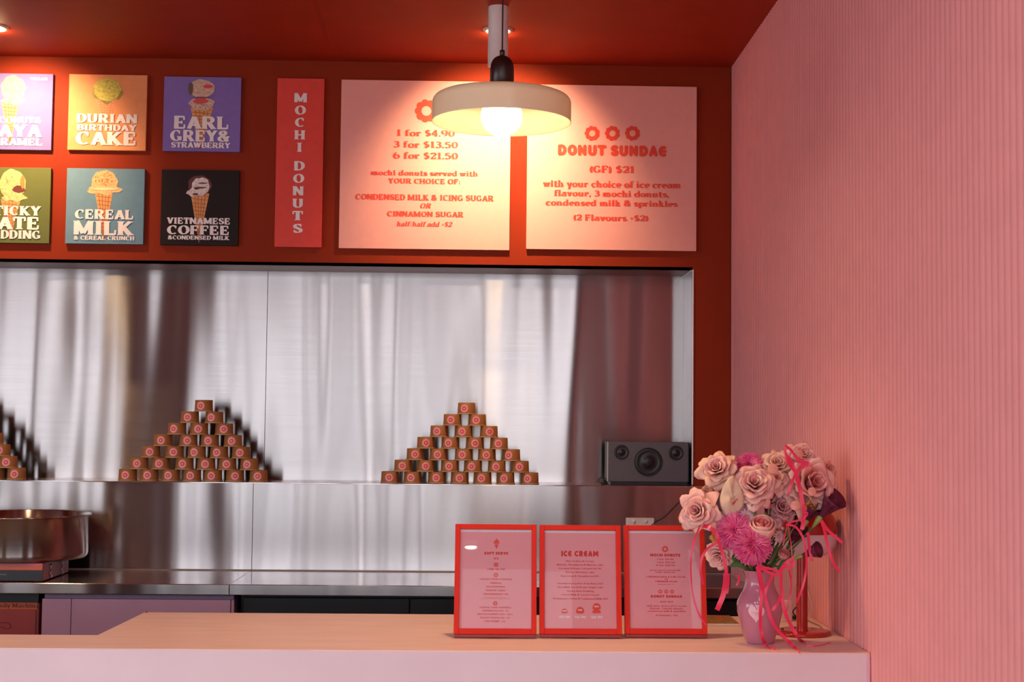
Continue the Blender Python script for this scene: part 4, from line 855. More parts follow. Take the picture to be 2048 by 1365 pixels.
o = MB().tube(smoothline([P(1609, 1238, Z=CT+.0025), P(1624, 1246, Z=CT+.0025), P(1638, 1252, Z=CT+.0025), P(1646, 1259, Z=CT+.0025), P(1656, 1263, Z=CT+.0025)]), .0016, 6).build('counter_cable', mat('brown_cable', (.30, .14, .09), .5), smooth=True)
tag(o, 'thin brown cable lying on the counter between the lamp base and the wall', 'cable')

# magazine behind the third frame
def leafy():
    m = bpy.data.materials.new('leafy_cover'); m.use_nodes = True; n = m.node_tree.nodes; l = m.node_tree.links
    b = n['Principled BSDF']; b.inputs['Roughness'].default_value = .35; t = n.new('ShaderNodeTexCoord'); mp = n.new('ShaderNodeMapping'); mp.inputs['Scale'].default_value = (22, 40, 1)
    nz = n.new('ShaderNodeTexNoise'); nz.inputs['Scale'].default_value = 1; nz.inputs['Detail'].default_value = 3; nz.inputs['Distortion'].default_value = 2; rp = n.new('ShaderNodeValToRGB'); rp.color_ramp.interpolation = 'CONSTANT'
    e = rp.color_ramp.elements; e[0].color = (.10, .16, .02, 1); e[0].position = 0; e[1].color = (.30, .30, .05, 1); e[1].position = .42
    for p, c in ((.49, (.38, .02, .01, 1)), (.58, (.75, .30, .10, 1)), (.62, (.45, .03, .015, 1))): q = e.new(p); q.color = c
    l.new(t.outputs['Object'], mp.inputs[0]); l.new(mp.outputs[0], nz.inputs['Vector']); l.new(nz.outputs['Fac'], rp.inputs[0]); l.new(rp.outputs[0], b.inputs['Base Color']); return m
m0 = P(1395, 1252, Z=CT+.001); m1 = P(1478, 1252, Z=CT+.001); mb_ = P(1440, 1231, Z=CT+.008)
e = empty('magazine', ((m0.x+m1.x)/2, m0.y, CT), 'red and green printed magazine lying on the counter between the third frame and the vase', 'magazine')
MB().box(m0.x, m1.x, m0.y, mb_.y, CT+.0006, CT+.0062).build('pages', M_WHITE, e, bevel=.0006)
MB().box(m0.x-.001, m1.x+.001, m0.y+.006, mb_.y+.001, CT+.0063, CT+.0072).build('cover', leafy(), e)

# ------------------------------------------------------------------ vase
vc = P(1519.5, 1286, Z=CT); VX, VY = vc.x, vc.y; kv = VY/F
def vz(v): return P(1519.5, v, Y=VY).z
vprof = [(1290, 24), (1288.5, 26.5), (1279, 30), (1257, 37), (1232, 43), (1222, 45.2), (1211, 46), (1204, 45), (1198, 42.5), (1190, 38), (1184, 34.5), (1176, 31), (1166, 28.8), (1156, 28.8), (1149, 30.5), (1144, 33), (1141, 34.5)]
def vrad(z):
    pr = [(vz(v), r*kv) for v, r in vprof]
    for (za, ra), (zb, rb2) in zip(pr, pr[1:]):
        if za <= z <= zb: return ra+(rb2-ra)*(z-za)/(zb-za)
    return pr[0][1] if z < pr[0][0] else pr[-1][1]
def vase_mat():
    m = mat('pink_glass', (.70, .26, .38), .12, coat=.8, noise=.03, nscale=6); b = m.node_tree.nodes['Principled BSDF']; b.inputs['Transmission Weight'].default_value = .25; b.inputs['IOR'].default_value = 1.4; return m
M_VASE = vase_mat()
e = empty('vase', (VX, VY, CT), 'pink glass vase with a pale heart sticker, holding the bouquet', 'vase')
pr = [(max(r*kv, 0), max(CT+.0006, vz(v))) for v, r in vprof]
fine = []
for i, (a, b) in enumerate(zip(pr, pr[1:])):
    for k in range(3): fine.append((a[0]+(b[0]-a[0])*k/3, a[1]+(b[1]-a[1])*k/3))
fine.append(pr[-1])
prof = [(0, CT+.0006)]+fine+[(pr[-1][0]-.0015, pr[-1][1]+.001), (pr[-1][0]-.003, pr[-1][1]-.001)]+[(r-.003, z) for r, z in fine[::-1] if z > CT+.01]+[(0, CT+.01)]
MB().lathe(prof, (VX, VY, 0), 56).build('body', M_VASE, e, smooth=True)
def on_vase(u, v, off):
    z = vz(v); r = vrad(z)+off; a = math.asin(max(-1, min(1, (u-1519.5)*kv/r))); return Vector((VX+r*math.sin(a), VY-r*math.cos(a), z))
hx, hy = 1505, 1223
mb = MB(); rings = 5; N = 32
def heart(t): return (16*math.sin(t)**3/16.5*15.5, -(13*math.cos(t)-5*math.cos(2*t)-2*math.cos(3*t)-math.cos(4*t))/15*17.5-1)
vs = [on_vase(hx, hy, .0006)]; fs = []
for j in range(1, rings+1):
    for i in range(N): a, b = heart(2*math.pi*i/N); vs.append(on_vase(hx+a*j/rings, hy+b*j/rings, .0006))
fs += [(0, 1+i, 1+(i+1) % N) for i in range(N)]
for j in range(1, rings):
    for i in range(N): a, b = 1+(j-1)*N+i, 1+(j-1)*N+(i+1) % N; fs.append((a, a+N, b+N, b))
mb.add(vs, fs); st = mb.build('heart_sticker', mat('pale_sticker', (.86, .58, .64), .4), e)
mb = MB()
for yy, a, b, t in ((1221, -9, 9, .5), (1224.5, -4, 4.5, .4)):
    for i in range(8):
        p, q = hx+a+(b-a)*i/8, hx+a+(b-a)*(i+.8)/8; mb.poly([on_vase(p, yy-t, .0011), on_vase(p, yy+t, .0011), on_vase(q, yy+t, .0011), on_vase(q, yy-t, .0011)])
mb.build('sticker_print', mat('faint_brown_print', (.42, .22, .24), .5), st)

# ------------------------------------------------------------------ flowers
MOUTH = Vector((VX, VY, vz(1143)))
def stemline(c, d, mx, my, r=.0022, m=None, e=None, name='stem'):
    foot = Vector((VX-mx*.6, VY-my*.6, CT+.03)); mo = MOUTH+Vector((mx, my, 0)); top = c+d*(-.012)
    mid = (mo+top)/2+Vector((0, .004, -.004))
    return MB().tube(smoothline([foot, mo, mid, top], 5), r, 7).build(name, m or M_STEM, e, smooth=True)
M_STEM = mat('green_stem', (.075, .15, .035), .5, noise=.2, nscale=30); M_STEMD = mat('dark_stem', (.035, .07, .03), .5, noise=.2)
def petal_mat(name, c0, c1):
    """soft colour change along each petal, base to rim (object space noise keeps it natural)"""
    m = mat(name, c0, .55, noise=.0, spec=.25); n = m.node_tree.nodes; l = m.node_tree.links
    rp = [x for x in n if x.type == 'VALTORGB'][0]; rp.color_ramp.elements[0].color = c0+(1,); rp.color_ramp.elements[1].color = c1+(1,); rp.color_ramp.elements[0].position = .35; rp.color_ramp.elements[1].position = .65
    nz = [x for x in n if x.type == 'TEX_NOISE'][0]; nz.inputs['Scale'].default_value = 45
    b = n['Principled BSDF']; tr = n.new('ShaderNodeBsdfTranslucent'); l.new(rp.outputs[0], tr.inputs[0]); mx = n.new('ShaderNodeMixShader'); mx.inputs[0].default_value = .22
    out = n['Material Output']; l.new(b.outputs[0], mx.inputs[1]); l.new(tr.outputs[0], mx.inputs[2]); l.new(mx.outputs[0], out.inputs[0]); return m
PET = {'outer': petal_mat('pale_pink_petal', (.96, .55, .52), (.98, .70, .62)), 'mid': petal_mat('pink_petal', (.95, .45, .44), (.97, .60, .55)), 'inner': petal_mat('deep_pink_petal', (.88, .24, .26), (.92, .42, .38)),
       'cream': petal_mat('cream_petal', (.97, .70, .54), (.96, .58, .50)), 'mauve': petal_mat('mauve_petal', (.84, .42, .48), (.90, .54, .56))}
def frame_from(d):
    z = Vector(d).normalized(); x = Vector((1, 0, 0)); x = (x-z*x.dot(z)).normalized(); return x, z.cross(x), z
def petal(c, fr, phi, hw, rad, zf, r, m, e, seed, nu=7, nt=7, pt=.12, ruffle=.05):
    X, Y_, Z = fr; rnd = random.Random(seed); p1, p2 = rnd.uniform(0, 6), rnd.uniform(0, 6); vs = []
    for j in range(nt):
        t = j/(nt-1)
        for i in range(nu):
            s = -1+2*i/(nu-1); te = t*(1-pt*(s*s)); wid = hw*(.35+.65*math.sin(math.pi*min(1, .18+te*.62)))*(1-.10*te)
            a = phi+s*wid; rr = rad(te)*r*(1+ruffle*math.sin(3*s+p1)*te+.04*s*s); zz = zf(te)*r+r*ruffle*1.6*math.sin(2.6*s+p2)*te*te
            vs.append(c+X*(rr*math.cos(a))+Y_*(rr*math.sin(a))+Z*zz)
    mb = MB(); mb.add(vs, [(j*nu+i, j*nu+i+1, (j+1)*nu+i+1, (j+1)*nu+i) for j in range(nt-1) for i in range(nu-1)])
    return mb.build('petal', m, e, smooth=True, solid=.0005)
BOUQ = []
def rose(u, v, rp, dy, d, seed, label, mats=('inner', 'mid', 'outer'), kind='open', mx=0, my=0):
    Y = VY+dy; c = P(u, v, Y=Y); r = rp/F*Y; fr = frame_from(d); rnd = random.Random(seed)
    e = empty('rose', c, label, 'flower', 'pink roses in the bouquet')
    c0 = c-fr[2]*r*.25
    if kind == 'bud':
        L = [(3, .20, .62, .8), (4, .42, .72, .9), (4, .62, .70, 1.0), (5, .80, .58, 1.05)]
        for li, (n, R0, H0, hw) in enumerate(L):
            for k in range(n):
                mm = PET[mats[0] if li < 2 else (mats[1] if li < 3 else mats[2])]
                petal(c0, fr, 6.283*k/n+li*.7+rnd.uniform(-.2, .2), hw*1.15, lambda t, R0=R0: R0*(.45+.75*math.sin(math.pi*min(1, .12+t*.52)))*1.05, lambda t, H0=H0, R0=R0: -.9+(H0+.95)*t-(.10 if R0 > .7 else 0)*t**6, r, mm, e, seed*31+li*7+k, ruffle=.015, pt=.06)
    else:
        L = [(4, .16, .52, .9, 0), (5, .31, .52, .85, 0), (6, .50, .44, .8, .06), (7, .68, .30, .74, .15), (7, .86, .10, .70, .28), (8, 1.02, -.12, .60, .40)]
        for li, (n, R0, H0, hw, fl) in enumerate(L):
            for k in range(n):
                mm = PET[mats[0] if li < 1 else (mats[1] if li < 3 else mats[2])]
                R1 = R0*rnd.uniform(.88, 1.12)
                petal(c0, fr, 6.283*k/n+li*.63+rnd.uniform(-.25, .25), hw, lambda t, R1=R1: R1*(.12+.98*t**.75), lambda t, H0=H0, fl=fl: -.35+(H0+.45)*math.sin(math.pi*.5*min(1, t*1.15))-fl*.55*t**3, r, mm, e, seed*31+li*7+k, pt=.16+.05*li, ruffle=.03+.075*li/4)
    mb = MB().lathe([(0, 0), (r*.16, r*.05), (r*.2, r*.2), (r*.12, r*.34)], c0-fr[2]*r*.62, 12, axis=fr[2]); mb.build('calyx', M_STEM, e, smooth=True)
    stemline(c0, fr[2]*(r/.012*.5), mx, my, e=e)
    return e
rose(1433, 936, 38, -.01, (-.35, -1, .45), 1, 'ruffled pale pink rose at the top left of the bouquet', mats=('mid', 'outer', 'cream'), mx=-.02)
rose(1393, 1022, 40, -.045, (-.55, -1, .15), 2, 'loose pink rose sticking out left, over the corner of the third frame', mats=('mid', 'outer', 'outer'), mx=-.03, my=-.01)
rose(1509, 967, 44, -.05, (-.1, -1, .5), 3, 'wide open blush rose in the upper middle of the bouquet', mats=('mid', 'outer', 'outer'), mx=-.005, my=-.01)
rose(1556, 926, 32, .01, (.0, -1, .5), 4, 'cream pink rose near the top, left of the red ribbon loops', mats=('outer', 'cream', 'cream'), mx=.005, my=.01)
rose(1606, 908, 27, .02, (.1, -1, .4), 5, 'small open pink rose topmost in the bouquet', mats=('mid', 'mid', 'outer'), mx=.015, my=.01)
rose(1627, 966, 61, -.01, (.25, -1, .25), 6, 'largest full pink rose at the right side of the bouquet', mats=('inner', 'mid', 'outer'), mx=.02)
rose(1657, 944, 27, .05, (.8, -1, .2), 7, 'small pink rose half hidden behind the largest rose, by the wall', mats=('mid', 'mid', 'outer'), mx=.025, my=.01)
rose(1566, 1014, 34, .0, (.05, -1, .25), 8, 'mauve pink rose in the middle, behind the closed bud rose', mats=('inner', 'mauve', 'mauve'), mx=.01)
rose(1525, 1052, 25.5, -.082, (-.05, -.62, .8), 9, 'cup-shaped half closed peach rose at the front of the bouquet', mats=('inner', 'outer', 'cream'), kind='bud', mx=.0, my=-.02)
rose(1438, 1114, 30, -.015, (-.6, -1, -.35), 10, 'pale pink rose hanging low left beside the third frame', mats=('mid', 'outer', 'outer'), mx=-.025)
rose(1553, 958, 27, -.02, (.1, -1, .5), 11, 'peach pink rose tucked between the blush rose and the largest rose', mats=('inner', 'cream', 'outer'), mx=.01)
rose(1568, 1108, 11, -.03, (.1, -.8, .7), 12, 'tiny pink rosebud just above the vase rim on the right', mats=('inner', 'inner', 'mid'), kind='bud', mx=.012, my=-.005)
rose(1414, 982, 11, .0, (-.6, -1, .3), 13, 'tiny cream bud beside the pale anthurium', mats=('cream', 'cream', 'cream'), kind='bud', mx=-.02)

M_MUM = petal_mat('magenta_petal', (.74, .07, .30), (.90, .26, .48)); M_MUMC = mat('magenta_core', (.30, .015, .09), .6)
M_LILAC = petal_mat('lilac_petal', (.62, .38, .50), (.80, .60, .68)); M_YEL = mat('daisy_centre', (.55, .40, .12), .7, bump=.6, bscale=900)
def mum(u, v, rp, dy, d, seed, label, mx, my):
    Y = VY+dy; c = P(u, v, Y=Y); r = rp/F*Y; X, Y_, Z = frame_from(d); rnd = random.Random(seed); e = empty('chrysanthemum', c, label, 'flower', 'magenta chrysanthemums in the bouquet')
    mb = MB(); N = 620
    for i in range(N):
        zc = 1-1.75*(i+.5)/N; a = i*2.399963+rnd.uniform(-.1, .1); s = math.sqrt(max(0, 1-zc*zc)); dr = (X*math.cos(a)+Y_*math.sin(a))*s+Z*zc
        L = r*rnd.uniform(.88, 1.06)*(.86+.14*s); tan = Z.cross(dr); tan = tan.normalized() if tan.length > 1e-3 else X.copy(); up = dr.cross(tan); w_ = r*rnd.uniform(.038, .058)
        curl = up*(r*rnd.uniform(.05, .16)); p0, p1, p2 = c+dr*L*.45, c+dr*L*.78+curl*.5, c+dr*L-curl*.6*(1 if zc > .3 else -1)
        base = len(mb.v); mb.v += [tuple(x) for x in (p0-tan*w_*.6, p0+tan*w_*.6, p1-tan*w_, p1+tan*w_, p2-tan*w_*.5, p2+tan*w_*.5, p1+dr*(-w_*.5))]
        b = base; mb.f += [(b, b+1, b+6), (b, b+6, b+2), (b+1, b+3, b+6), (b+2, b+6, b+4), (b+6, b+5, b+4), (b+6, b+3, b+5)]
    tag(mb.build('petals', M_MUM, e), kind='stuff')
    MB().lathe([(r*.58*math.sin(R(t)), -r*.58*math.cos(R(t))) for t in range(0, 181, 20)], c, 16, axis=Z).build('core', M_MUMC, e, smooth=True)
    stemline(c-Z*r*.5, Z*1.0, mx, my, e=e)
mum(1498, 936, 31, .03, (0, -1, .5), 1, 'magenta chrysanthemum behind the blush rose near the top', -.01, .01)
mum(1470, 1062, 40, -.045, (-.2, -1, .2), 2, 'magenta chrysanthemum half hidden by the frontmost one, at its left', -.02, -.01)
mum(1504, 1092, 41, -.078, (.05, -1, .35), 3, 'frontmost round magenta chrysanthemum just above the vase', -.008, -.02)

# anthurium
M_ANT = petal_mat('cream_spathe', (.84, .62, .44), (.86, .66, .50)); M_SPX = mat('red_spadix', (.55, .05, .05), .5)
Y = VY-.058
e = empty('anthurium', P(1465, 1000, Y=Y), 'pale cream heart-shaped anthurium with a small red spadix', 'flower')
def ant(s, t):
    a = math.pi*s; rr = t; xx = 23*math.sin(a)*(1-.35*math.cos(a))*rr*1.0; yy = -(math.cos(a)*38+ (8*math.exp(-((a-math.pi)/.5)**2)+8*math.exp(-((a+math.pi)/.5)**2))*-1.6)*rr
    return xx, yy
vs = []; N = 40; RG = 6; cc = P(1466, 1004, Y=Y+.006); vs.append(cc); fs = []
for j in range(1, RG+1):
    for i in range(N):
        xx, yy = ant(-1+2*i/N, j/RG); vs.append(P(1464+xx-yy*.02, 990+yy, Y=Y+.010*(j/RG)**2*(1 if xx < 0 else .4)-.004*math.sin(3*i/N*6.28)))
fs += [(0, 1+i, 1+(i+1) % N) for i in range(N)]
for j in range(1, RG):
    for i in range(N): a, b = 1+(j-1)*N+i, 1+(j-1)*N+(i+1) % N; fs.append((a, a+N, b+N, b))
mb = MB(); mb.add(vs, fs); mb.build('spathe', M_ANT, e, smooth=True, solid=.0006)
MB().tube([P(1466, 1009, Y=Y-.002), P(1470, 1003, Y=Y-.010), P(1475, 998, Y=Y-.016)], [.0022, .0026, .0012], 8).build('spadix', M_SPX, e, smooth=True)
stemline(cc, Vector((0, -.5, .3)), -.015, 0, e=e)

# calla lilies: rolled maroon trumpets on green throats
M_CAL = petal_mat('maroon_spathe', (.11, .012, .035), (.20, .035, .08)); M_CALG = mat('green_throat', (.30, .38, .10), .5, noise=.15)
def calla(base, tip, w_, dy, seed, label, mx, my):
    Y = VY+dy; a = P(*base, Y=Y); b = P(*tip, Y=Y-.01); ax = (b-a); L = ax.length; ax.normalize(); X = Vector((0, -1, 0)); X = (X-ax*X.dot(ax)).normalized(); S = ax.cross(X); w = w_/F*Y
    e = empty('calla_lily', a, label, 'flower', 'maroon calla lilies in the bouquet'); vs = []; NT, NA = 9, 14
    for j in range(NT):
        t = j/(NT-1)
        for i in range(NA):
            s = -1+2*i/(NA-1); ang = s*math.pi*1.08; rr = w*(.16+.84*t**1.5)*(1+.1*abs(s)); ext = L*(t*(.62+.38*math.cos(ang*.5)**2 if True else 1))
            vs.append(a+ax*ext-X*(rr*math.cos(ang)*.8)+S*(rr*math.sin(ang))+(-X)*(w*.35*t**3*math.cos(ang)))
    mb = MB(); mb.add(vs, [(j*NA+i, j*NA+i+1, (j+1)*NA+i+1, (j+1)*NA+i) for j in range(NT-1) for i in range(NA-1)]); mb.build('spathe', M_CAL, e, smooth=True, solid=.0006)
    MB().tube([a-ax*L*.28, a, a+ax*L*.30], [.0028, w*.24, w*.17], 10).build('throat', M_CALG, e, smooth=True)
    MB().tube([a+ax*L*.2, a+ax*L*.62], [.0016, .001], 8).build('spadix', mat('yellow_spadix', (.6, .35, .06), .6), e, smooth=True)
    stemline(a, ax*1.8, mx, my, r=.0030, e=e)
calla((1637, 1040), (1679, 984), 26, -.03, 1, 'maroon calla lily rising at the right edge under the largest rose', .028, .0)
calla((1612, 1046), (1634, 1000), 22, .0, 2, 'maroon calla lily left of the outermost one, below the largest rose', .022, .008)
calla((1600, 1114), (1646, 1096), 16, -.055, 3, 'maroon calla lily lying nearly level at the right, before the lamp', .026, -.008)
calla((1578, 1062), (1588, 990), 22, .035, 4, 'dark calla lily behind the crossing red ribbons', .012, .012)
calla((1577, 1096), (1606, 1048), 20, .02, 5, 'dark calla lily between the vase stems and the lamp head', .018, .01)
calla((1532, 1030), (1540, 985), 16, .02, 6, 'dark calla lily in the shade under the blush rose', .0, .015)

def daisy(u, v, rp, dy, d, n, m, label, group, mx, my, name='daisy', w_=.20):
    Y = VY+dy; c = P(u, v, Y=Y); r = rp/F*Y; X, Y_, Z = frame_from(d); e = empty(name, c, label, 'flower', group)
    for k in range(n):
        a = 6.283*k/n; dr = X*math.cos(a)+Y_*math.sin(a); tn = X*(-math.sin(a))+Y_*math.cos(a)
        pts = [c+dr*r*.15, c+dr*r*.6+Z*r*.16, c+dr*r*1.0+Z*r*.05]; ws = [r*w_*.5, r*w_*1.25, r*w_*.55]; mb = MB()
        vs = []
        for p, w2 in zip(pts, ws): vs += [p-tn*w2, p+tn*w2]
        vs.append(c+dr*r*1.1); mb.add(vs, [(0, 1, 3, 2), (2, 3, 5, 4), (4, 5, 6)]); mb.build('petal', m, e, smooth=True, solid=.0004)
    MB().lathe([(r*.22, 0), (r*.18, r*.1), (0, r*.15)], c, 12, axis=Z).build('centre', M_YEL, e, smooth=True)
    stemline(c, Z, mx, my, r=.0010, e=e)
GD = 'small lilac daisies in the bouquet'
daisy(1455, 1034, 16, -.05, (-.2, -1, .5), 13, M_LILAC, 'small lilac daisy above the left chrysanthemum', GD, -.015, 0)
daisy(1472, 1027, 12, -.04, (.1, -1, .6), 12, M_LILAC, 'small lilac daisy under the anthurium', GD, -.012, 0)
daisy(1494, 1036, 17, -.06, (.0, -1, .3), 14, M_LILAC, 'small lilac daisy left of the cup-shaped rose', GD, -.008, 0)
daisy(1499, 1015, 12, -.03, (-.1, -1, .6), 12, M_LILAC, 'small lilac daisy under the blush rose', GD, -.006, 0)
daisy(1558, 1074, 13, -.06, (.5, -1, .1), 12, M_LILAC, 'small lilac daisy right of the cup-shaped rose', GD, .006, -.01)
daisy(1556, 1048, 12, -.05, (.5, -1, .1), 12, M_LILAC, 'small lilac daisy beside the right flank of the cup-shaped rose', GD, .006, -.01)
M_ORA = petal_mat('orange_petal', (.72, .20, .05), (.80, .42, .12))
GA = 'orange alstroemeria in the bouquet'
daisy(1438, 1046, 19, -.02, (-.5, -1, .5), 6, M_ORA, 'orange alstroemeria bloom left of the lilac daisy', GA, -.02, 0, 'alstroemeria', .34)
daisy(1434, 1076, 16, -.01, (-.7, -1, .1), 6, M_ORA, 'orange alstroemeria bloom under the red ribbon knot', GA, -.02, 0, 'alstroemeria', .34)
daisy(1622, 1013, 14, -.02, (.2, -1, -.4), 5, M_ORA, 'orange alstroemeria bloom under the largest rose', GA, .02, 0, 'alstroemeria', .34)
M_LUN = mat('peach_seed_disc', (.76, .34, .26), .6, noise=.1, nscale=60)
for i, (u, v, rp, dy, lb) in enumerate(((1591, 1012, 10, -.07, 'peach coloured seed disc before the dark calla lily'), (1546, 938, 11, -.06, 'peach coloured seed disc over the cream pink rose'), (1624, 984, 9, -.09, 'peach coloured seed disc over the largest rose'), (1600, 908, 8, -.05, 'peach coloured seed disc over the topmost rose'))):
    Y = VY+dy; c = P(u, v, Y=Y); r = rp/F*Y; e = empty('seed_disc', c, lb, 'seed pod', 'peach seed discs in the bouquet')
    MB().lathe([(0, -.0008), (r*.92, -.0006), (r, 0), (r*.92, .0006), (0, .0008)], c, 24, axis=(.1*(i-1), -1, .15)).build('disc', M_LUN, e, smooth=True)
    stemline(c+Vector((0, .004, -r)), Vector((0, 0, .2)), .02*(.3 if u < 1580 else 1), .0, r=.0007, m=mat('straw_stalk', (.55, .36, .20), .6), e=e, name='stalk')
# leaves
M_LEAF = mat('green_leaf', (.06, .16, .03), .5, noise=.3, nscale=25)
def leaf(pts, w_, label, dy=0, ribs_=None):
    Y = VY+dy; q = smoothline([P(u, v, Y=Y) for u, v in pts], 4); n = len(q); w = w_/F*Y
    ws = [w*(math.sin(math.pi*(.06+.94*i/(n-1)))**.8) for i in range(n)]
    mb = MB(); vs = []
    for i, p in enumerate(q):
        t = (q[min(i+1, n-1)]-q[max(i-1, 0)]).normalized(); sd = t.cross(Vector((0, -1, .2))).normalized(); vs += [p-sd*ws[i]/2, p+Vector((0, .0015, 0)), p+sd*ws[i]/2]
    mb.add(vs, [(3*i+k, 3*i+k+1, 3*i+k+4, 3*i+k+3) for i in range(n-1) for k in (0, 1)])
    o = mb.build('leaf', M_LEAF, smooth=True, solid=.0005); tag(o, label, 'leaf', 'green leaves in the bouquet')
leaf([(1494, 1140), (1478, 1128), (1458, 1134)], 14, 'green leaf at the lower left, under the hanging rose', -.03)
leaf([(1490, 1138), (1470, 1118), (1462, 1112)], 12, 'small green leaf pointing up left above the vase rim', -.025)
leaf([(1530, 1140), (1522, 1110), (1514, 1082)], 12, 'green leaf behind the frontmost chrysanthemum', .0)
leaf([(1540, 1142), (1548, 1112), (1556, 1086)], 14, 'upright green leaf among the stems at the vase mouth', .0)
leaf([(1505, 1000), (1508, 1018), (1512, 1034)], 9, 'light green leaf below the blush rose', -.06)
leaf([(1555, 1140), (1572, 1122), (1590, 1100)], 14, 'green leaf slanting right beside the tiny rosebud', -.015)
for i, (u0, u1) in enumerate(((1528, 1531), (1534, 1536), (1540, 1544), (1546, 1551), (1552, 1560))):
    a = P(u1, 1076, Y=VY+.01); b = MOUTH+Vector(((u0-1532)*kv*.8, .008*(i % 2), 0)); c = Vector((VX+(i-2)*.004, VY, CT+.03))
    o = MB().tube(smoothline([c, b, (a+b)/2, a], 4), .0024, 7).build('bare_stem', M_STEMD if i % 2 else M_STEM, smooth=True)
    tag(o, ORD[i]+' green stem from the left in the bundle at the vase mouth', 'stem', 'bundled green stems at the vase mouth')

# ------------------------------------------------------------------ ribbons
M_RIB = mat('hot_pink_ribbon', (.80, .035, .11), .35, noise=.06, nscale=20)
GR = 'hot pink ribbons of the bouquet'
def rib(pts, w_, label, side=(1, -.2, 0)):
    q = []
    for p in pts:
        if len(p) == 3 and p[2] == 'c': q.append(P(p[0], p[1], Z=CT+.0015))
        else: q.append(P(p[0], p[1], Y=VY-.085+(p[2] if len(p) == 3 else 0)))
    q = smoothline(q, 6); n = len(q); w = w_*kv
    for p in q: p.z = max(p.z, CT+.0015)
    # screen-facing side vector perpendicular to the path
    sd = [];
    for i in range(n):
        t = (q[min(i+1, n-1)]-q[max(i-1, 0)]).normalized(); s_ = t.cross(Vector((0.25*math.sin(i*.35), -1, .12))); sd.append(s_ if s_.length > .2 else Vector((1, 0, 0)))
    o = MB().ribbon(q, w, sd).build('ribbon', M_RIB, smooth=False); tag(o, label, 'ribbon', GR); return o
rib([(1592, 946), (1578, 922), (1570, 902), (1571, 893), (1582, 901), (1596, 918), (1617, 927)], 5, 'pink ribbon loop standing up highest at the top of the bouquet')
rib([(1592, 946), (1578, 930), (1572, 915), (1574, 912), (1583, 922), (1590, 940)], 5, 'small pink ribbon loop left of the crossing tails')
rib([(1592, 946), (1604, 934), (1618, 928), (1606, 925), (1592, 921)], 8, 'broad pink ribbon band under the topmost rose')
rib([(1591, 944), (1597, 966), (1602, 990), (1607, 1015), (1608, 1035), (1604, 1060)], 8, 'long broad pink ribbon tail falling in front of the dark calla lilies')
rib([(1593, 944), (1586, 960), (1580, 975), (1577, 990)], 5, 'short pink ribbon tail crossing to the left below the loops')
rib([(1405, 1052, .03), (1420, 1056), (1432, 1068), (1436, 1080)], 8, 'pink ribbon band at the knot left of the chrysanthemums')
rib([(1434, 1076), (1440, 1092), (1447, 1115), (1452, 1140), (1452, 1160)], 7, 'pink ribbon tail falling over the low hanging rose')
rib([(1452, 1148), (1450, 1170), (1446, 1192), (1438, 1212), (1434, 1221)], 10, 'broad pink ribbon end hanging before the dark gap')
rib([(1457, 1148, .005), (1456, 1170, .005), (1453, 1188, .005)], 6, 'short second pink ribbon end beside the broad one')
rib([(1434, 1086), (1415, 1098), (1404, 1116), (1401, 1140), (1406, 1170)], 5, 'pink ribbon arching over the right side of the third frame')
rib([(1402, 1046, .03), (1396, 1062, .0), (1386, 1090, -.04), (1382, 1120, -.05), (1382, 1150, -.055), (1386, 1190, -.06), (1396, 1225, -.065), (1412, 1252, -.07)], 3.2, 'thin pink ribbon curving down in front of the third menu')
rib([(1476, 1150, .02), (1478, 1160, .02), (1473, 1172, .02)], 4, 'tiny pink ribbon tip left of the vase neck')
rib([(1514, 1130), (1530, 1136), (1546, 1140), (1558, 1146)], 5, 'upper pink ribbon wrap across the vase rim')
rib([(1514, 1133), (1530, 1142), (1546, 1149), (1556, 1152)], 6, 'lower pink ribbon wrap across the vase rim')
rib([(1558, 1148), (1566, 1135), (1576, 1124), (1588, 1118)], 8, 'pink ribbon bow half rising to the right above the vase')
rib([(1560, 1140), (1572, 1128), (1586, 1126), (1584, 1134), (1570, 1136)], 4.5, 'small pink ribbon loop right of the vase rim')
rib([(1514, 1134), (1519, 1160), (1523, 1190), (1521, 1220), (1521, 1250), (1525, 1275), (1532, 1292, 'c'), (1542, 1299, 'c'), (1553, 1300, 'c')], 6.5, 'pink ribbon tail running straight down the vase front to the counter')
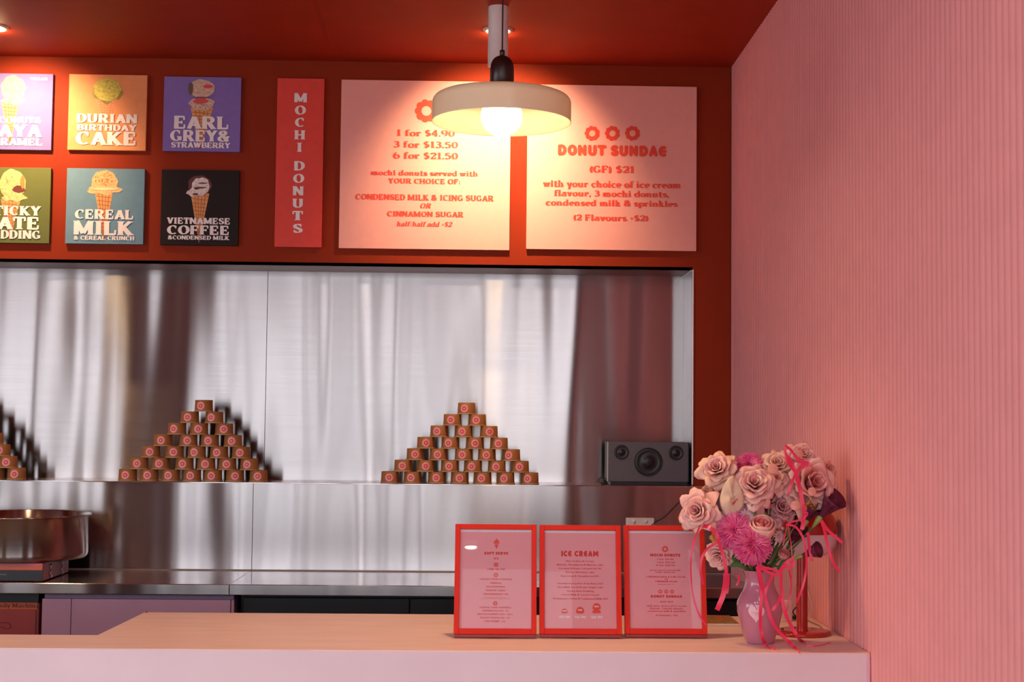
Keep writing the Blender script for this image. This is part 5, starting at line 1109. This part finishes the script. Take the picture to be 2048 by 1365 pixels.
rib([(1518, 1140), (1526, 1180), (1534, 1210), (1543, 1240), (1556, 1262), (1574, 1281), (1590, 1296, 'c'), (1600, 1306, -.13)], 7, 'broad pink ribbon tail crossing the vase and ending over the counter edge')
rib([(1562, 1140), (1562, 1170), (1565, 1200), (1570, 1225), (1582, 1252), (1596, 1275), (1603, 1283, 'c'), (1612, 1289, 'c')], 7, 'broad pink ribbon tail falling right of the vase onto the counter')
rib([(1545, 1152), (1538, 1166), (1532, 1180), (1529, 1196)], 5, 'short pink ribbon tail on the vase neck, left of the bow')
rib([(1562, 1192), (1556, 1206), (1549, 1216), (1543, 1222)], 6, 'short slanting pink ribbon tip at the vase shoulder')
rib([(1572, 1050), (1590, 1054), (1604, 1072), (1611, 1098), (1613, 1130), (1609, 1160), (1602, 1185), (1592, 1206)], 4.5, 'long thin pink ribbon arching in front of the lamp column')
rib([(1574, 1050), (1586, 1044), (1602, 1040), (1613, 1032), (1614, 1026), (1604, 1028)], 3.5, 'small pink ribbon loop at the knot beneath the crossing tails')
rib([(1574, 1050), (1570, 1070), (1566, 1092)], 2, 'thread thin pink ribbon hanging above the tiny rosebud')
rib([(1576, 1052), (1580, 1074), (1583, 1098), (1584, 1130), (1582, 1190)], 1.6, 'thread thin pink ribbon hanging right of the vase')
rib([(1643, 1042), (1650, 1066), (1656, 1095), (1666, 1125), (1679, 1145)], 6, 'pink ribbon tail hanging over the white lamp diffuser')
rib([(1643, 1042), (1655, 1060), (1670, 1074), (1685, 1086)], 6, 'pink ribbon tail slanting to the ribbed wall')
rib([(1616, 1066, .01), (1618, 1090, .01), (1621, 1108, .01), (1624, 1123, .01)], 6, 'short pink ribbon end below the lamp head')
rib([(1578, 1140, .03), (1583, 1170, .03), (1578, 1200, .03), (1572, 1230, .03)], 3, 'narrow pink ribbon behind the broad right tail')
rib([(1612, 1292, 'c'), (1628, 1293, 'c'), (1645, 1291, 'c'), (1660, 1286, 'c')], 2.5, 'loose pink ribbon end lying on the counter at the lamp base')
rib([(1480, 1001, .03), (1462, 992, .04), (1452, 1000, .05), (1449, 1018, .05), (1438, 1030, .05)], 4, 'red pink ribbon peeping out behind the anthurium')
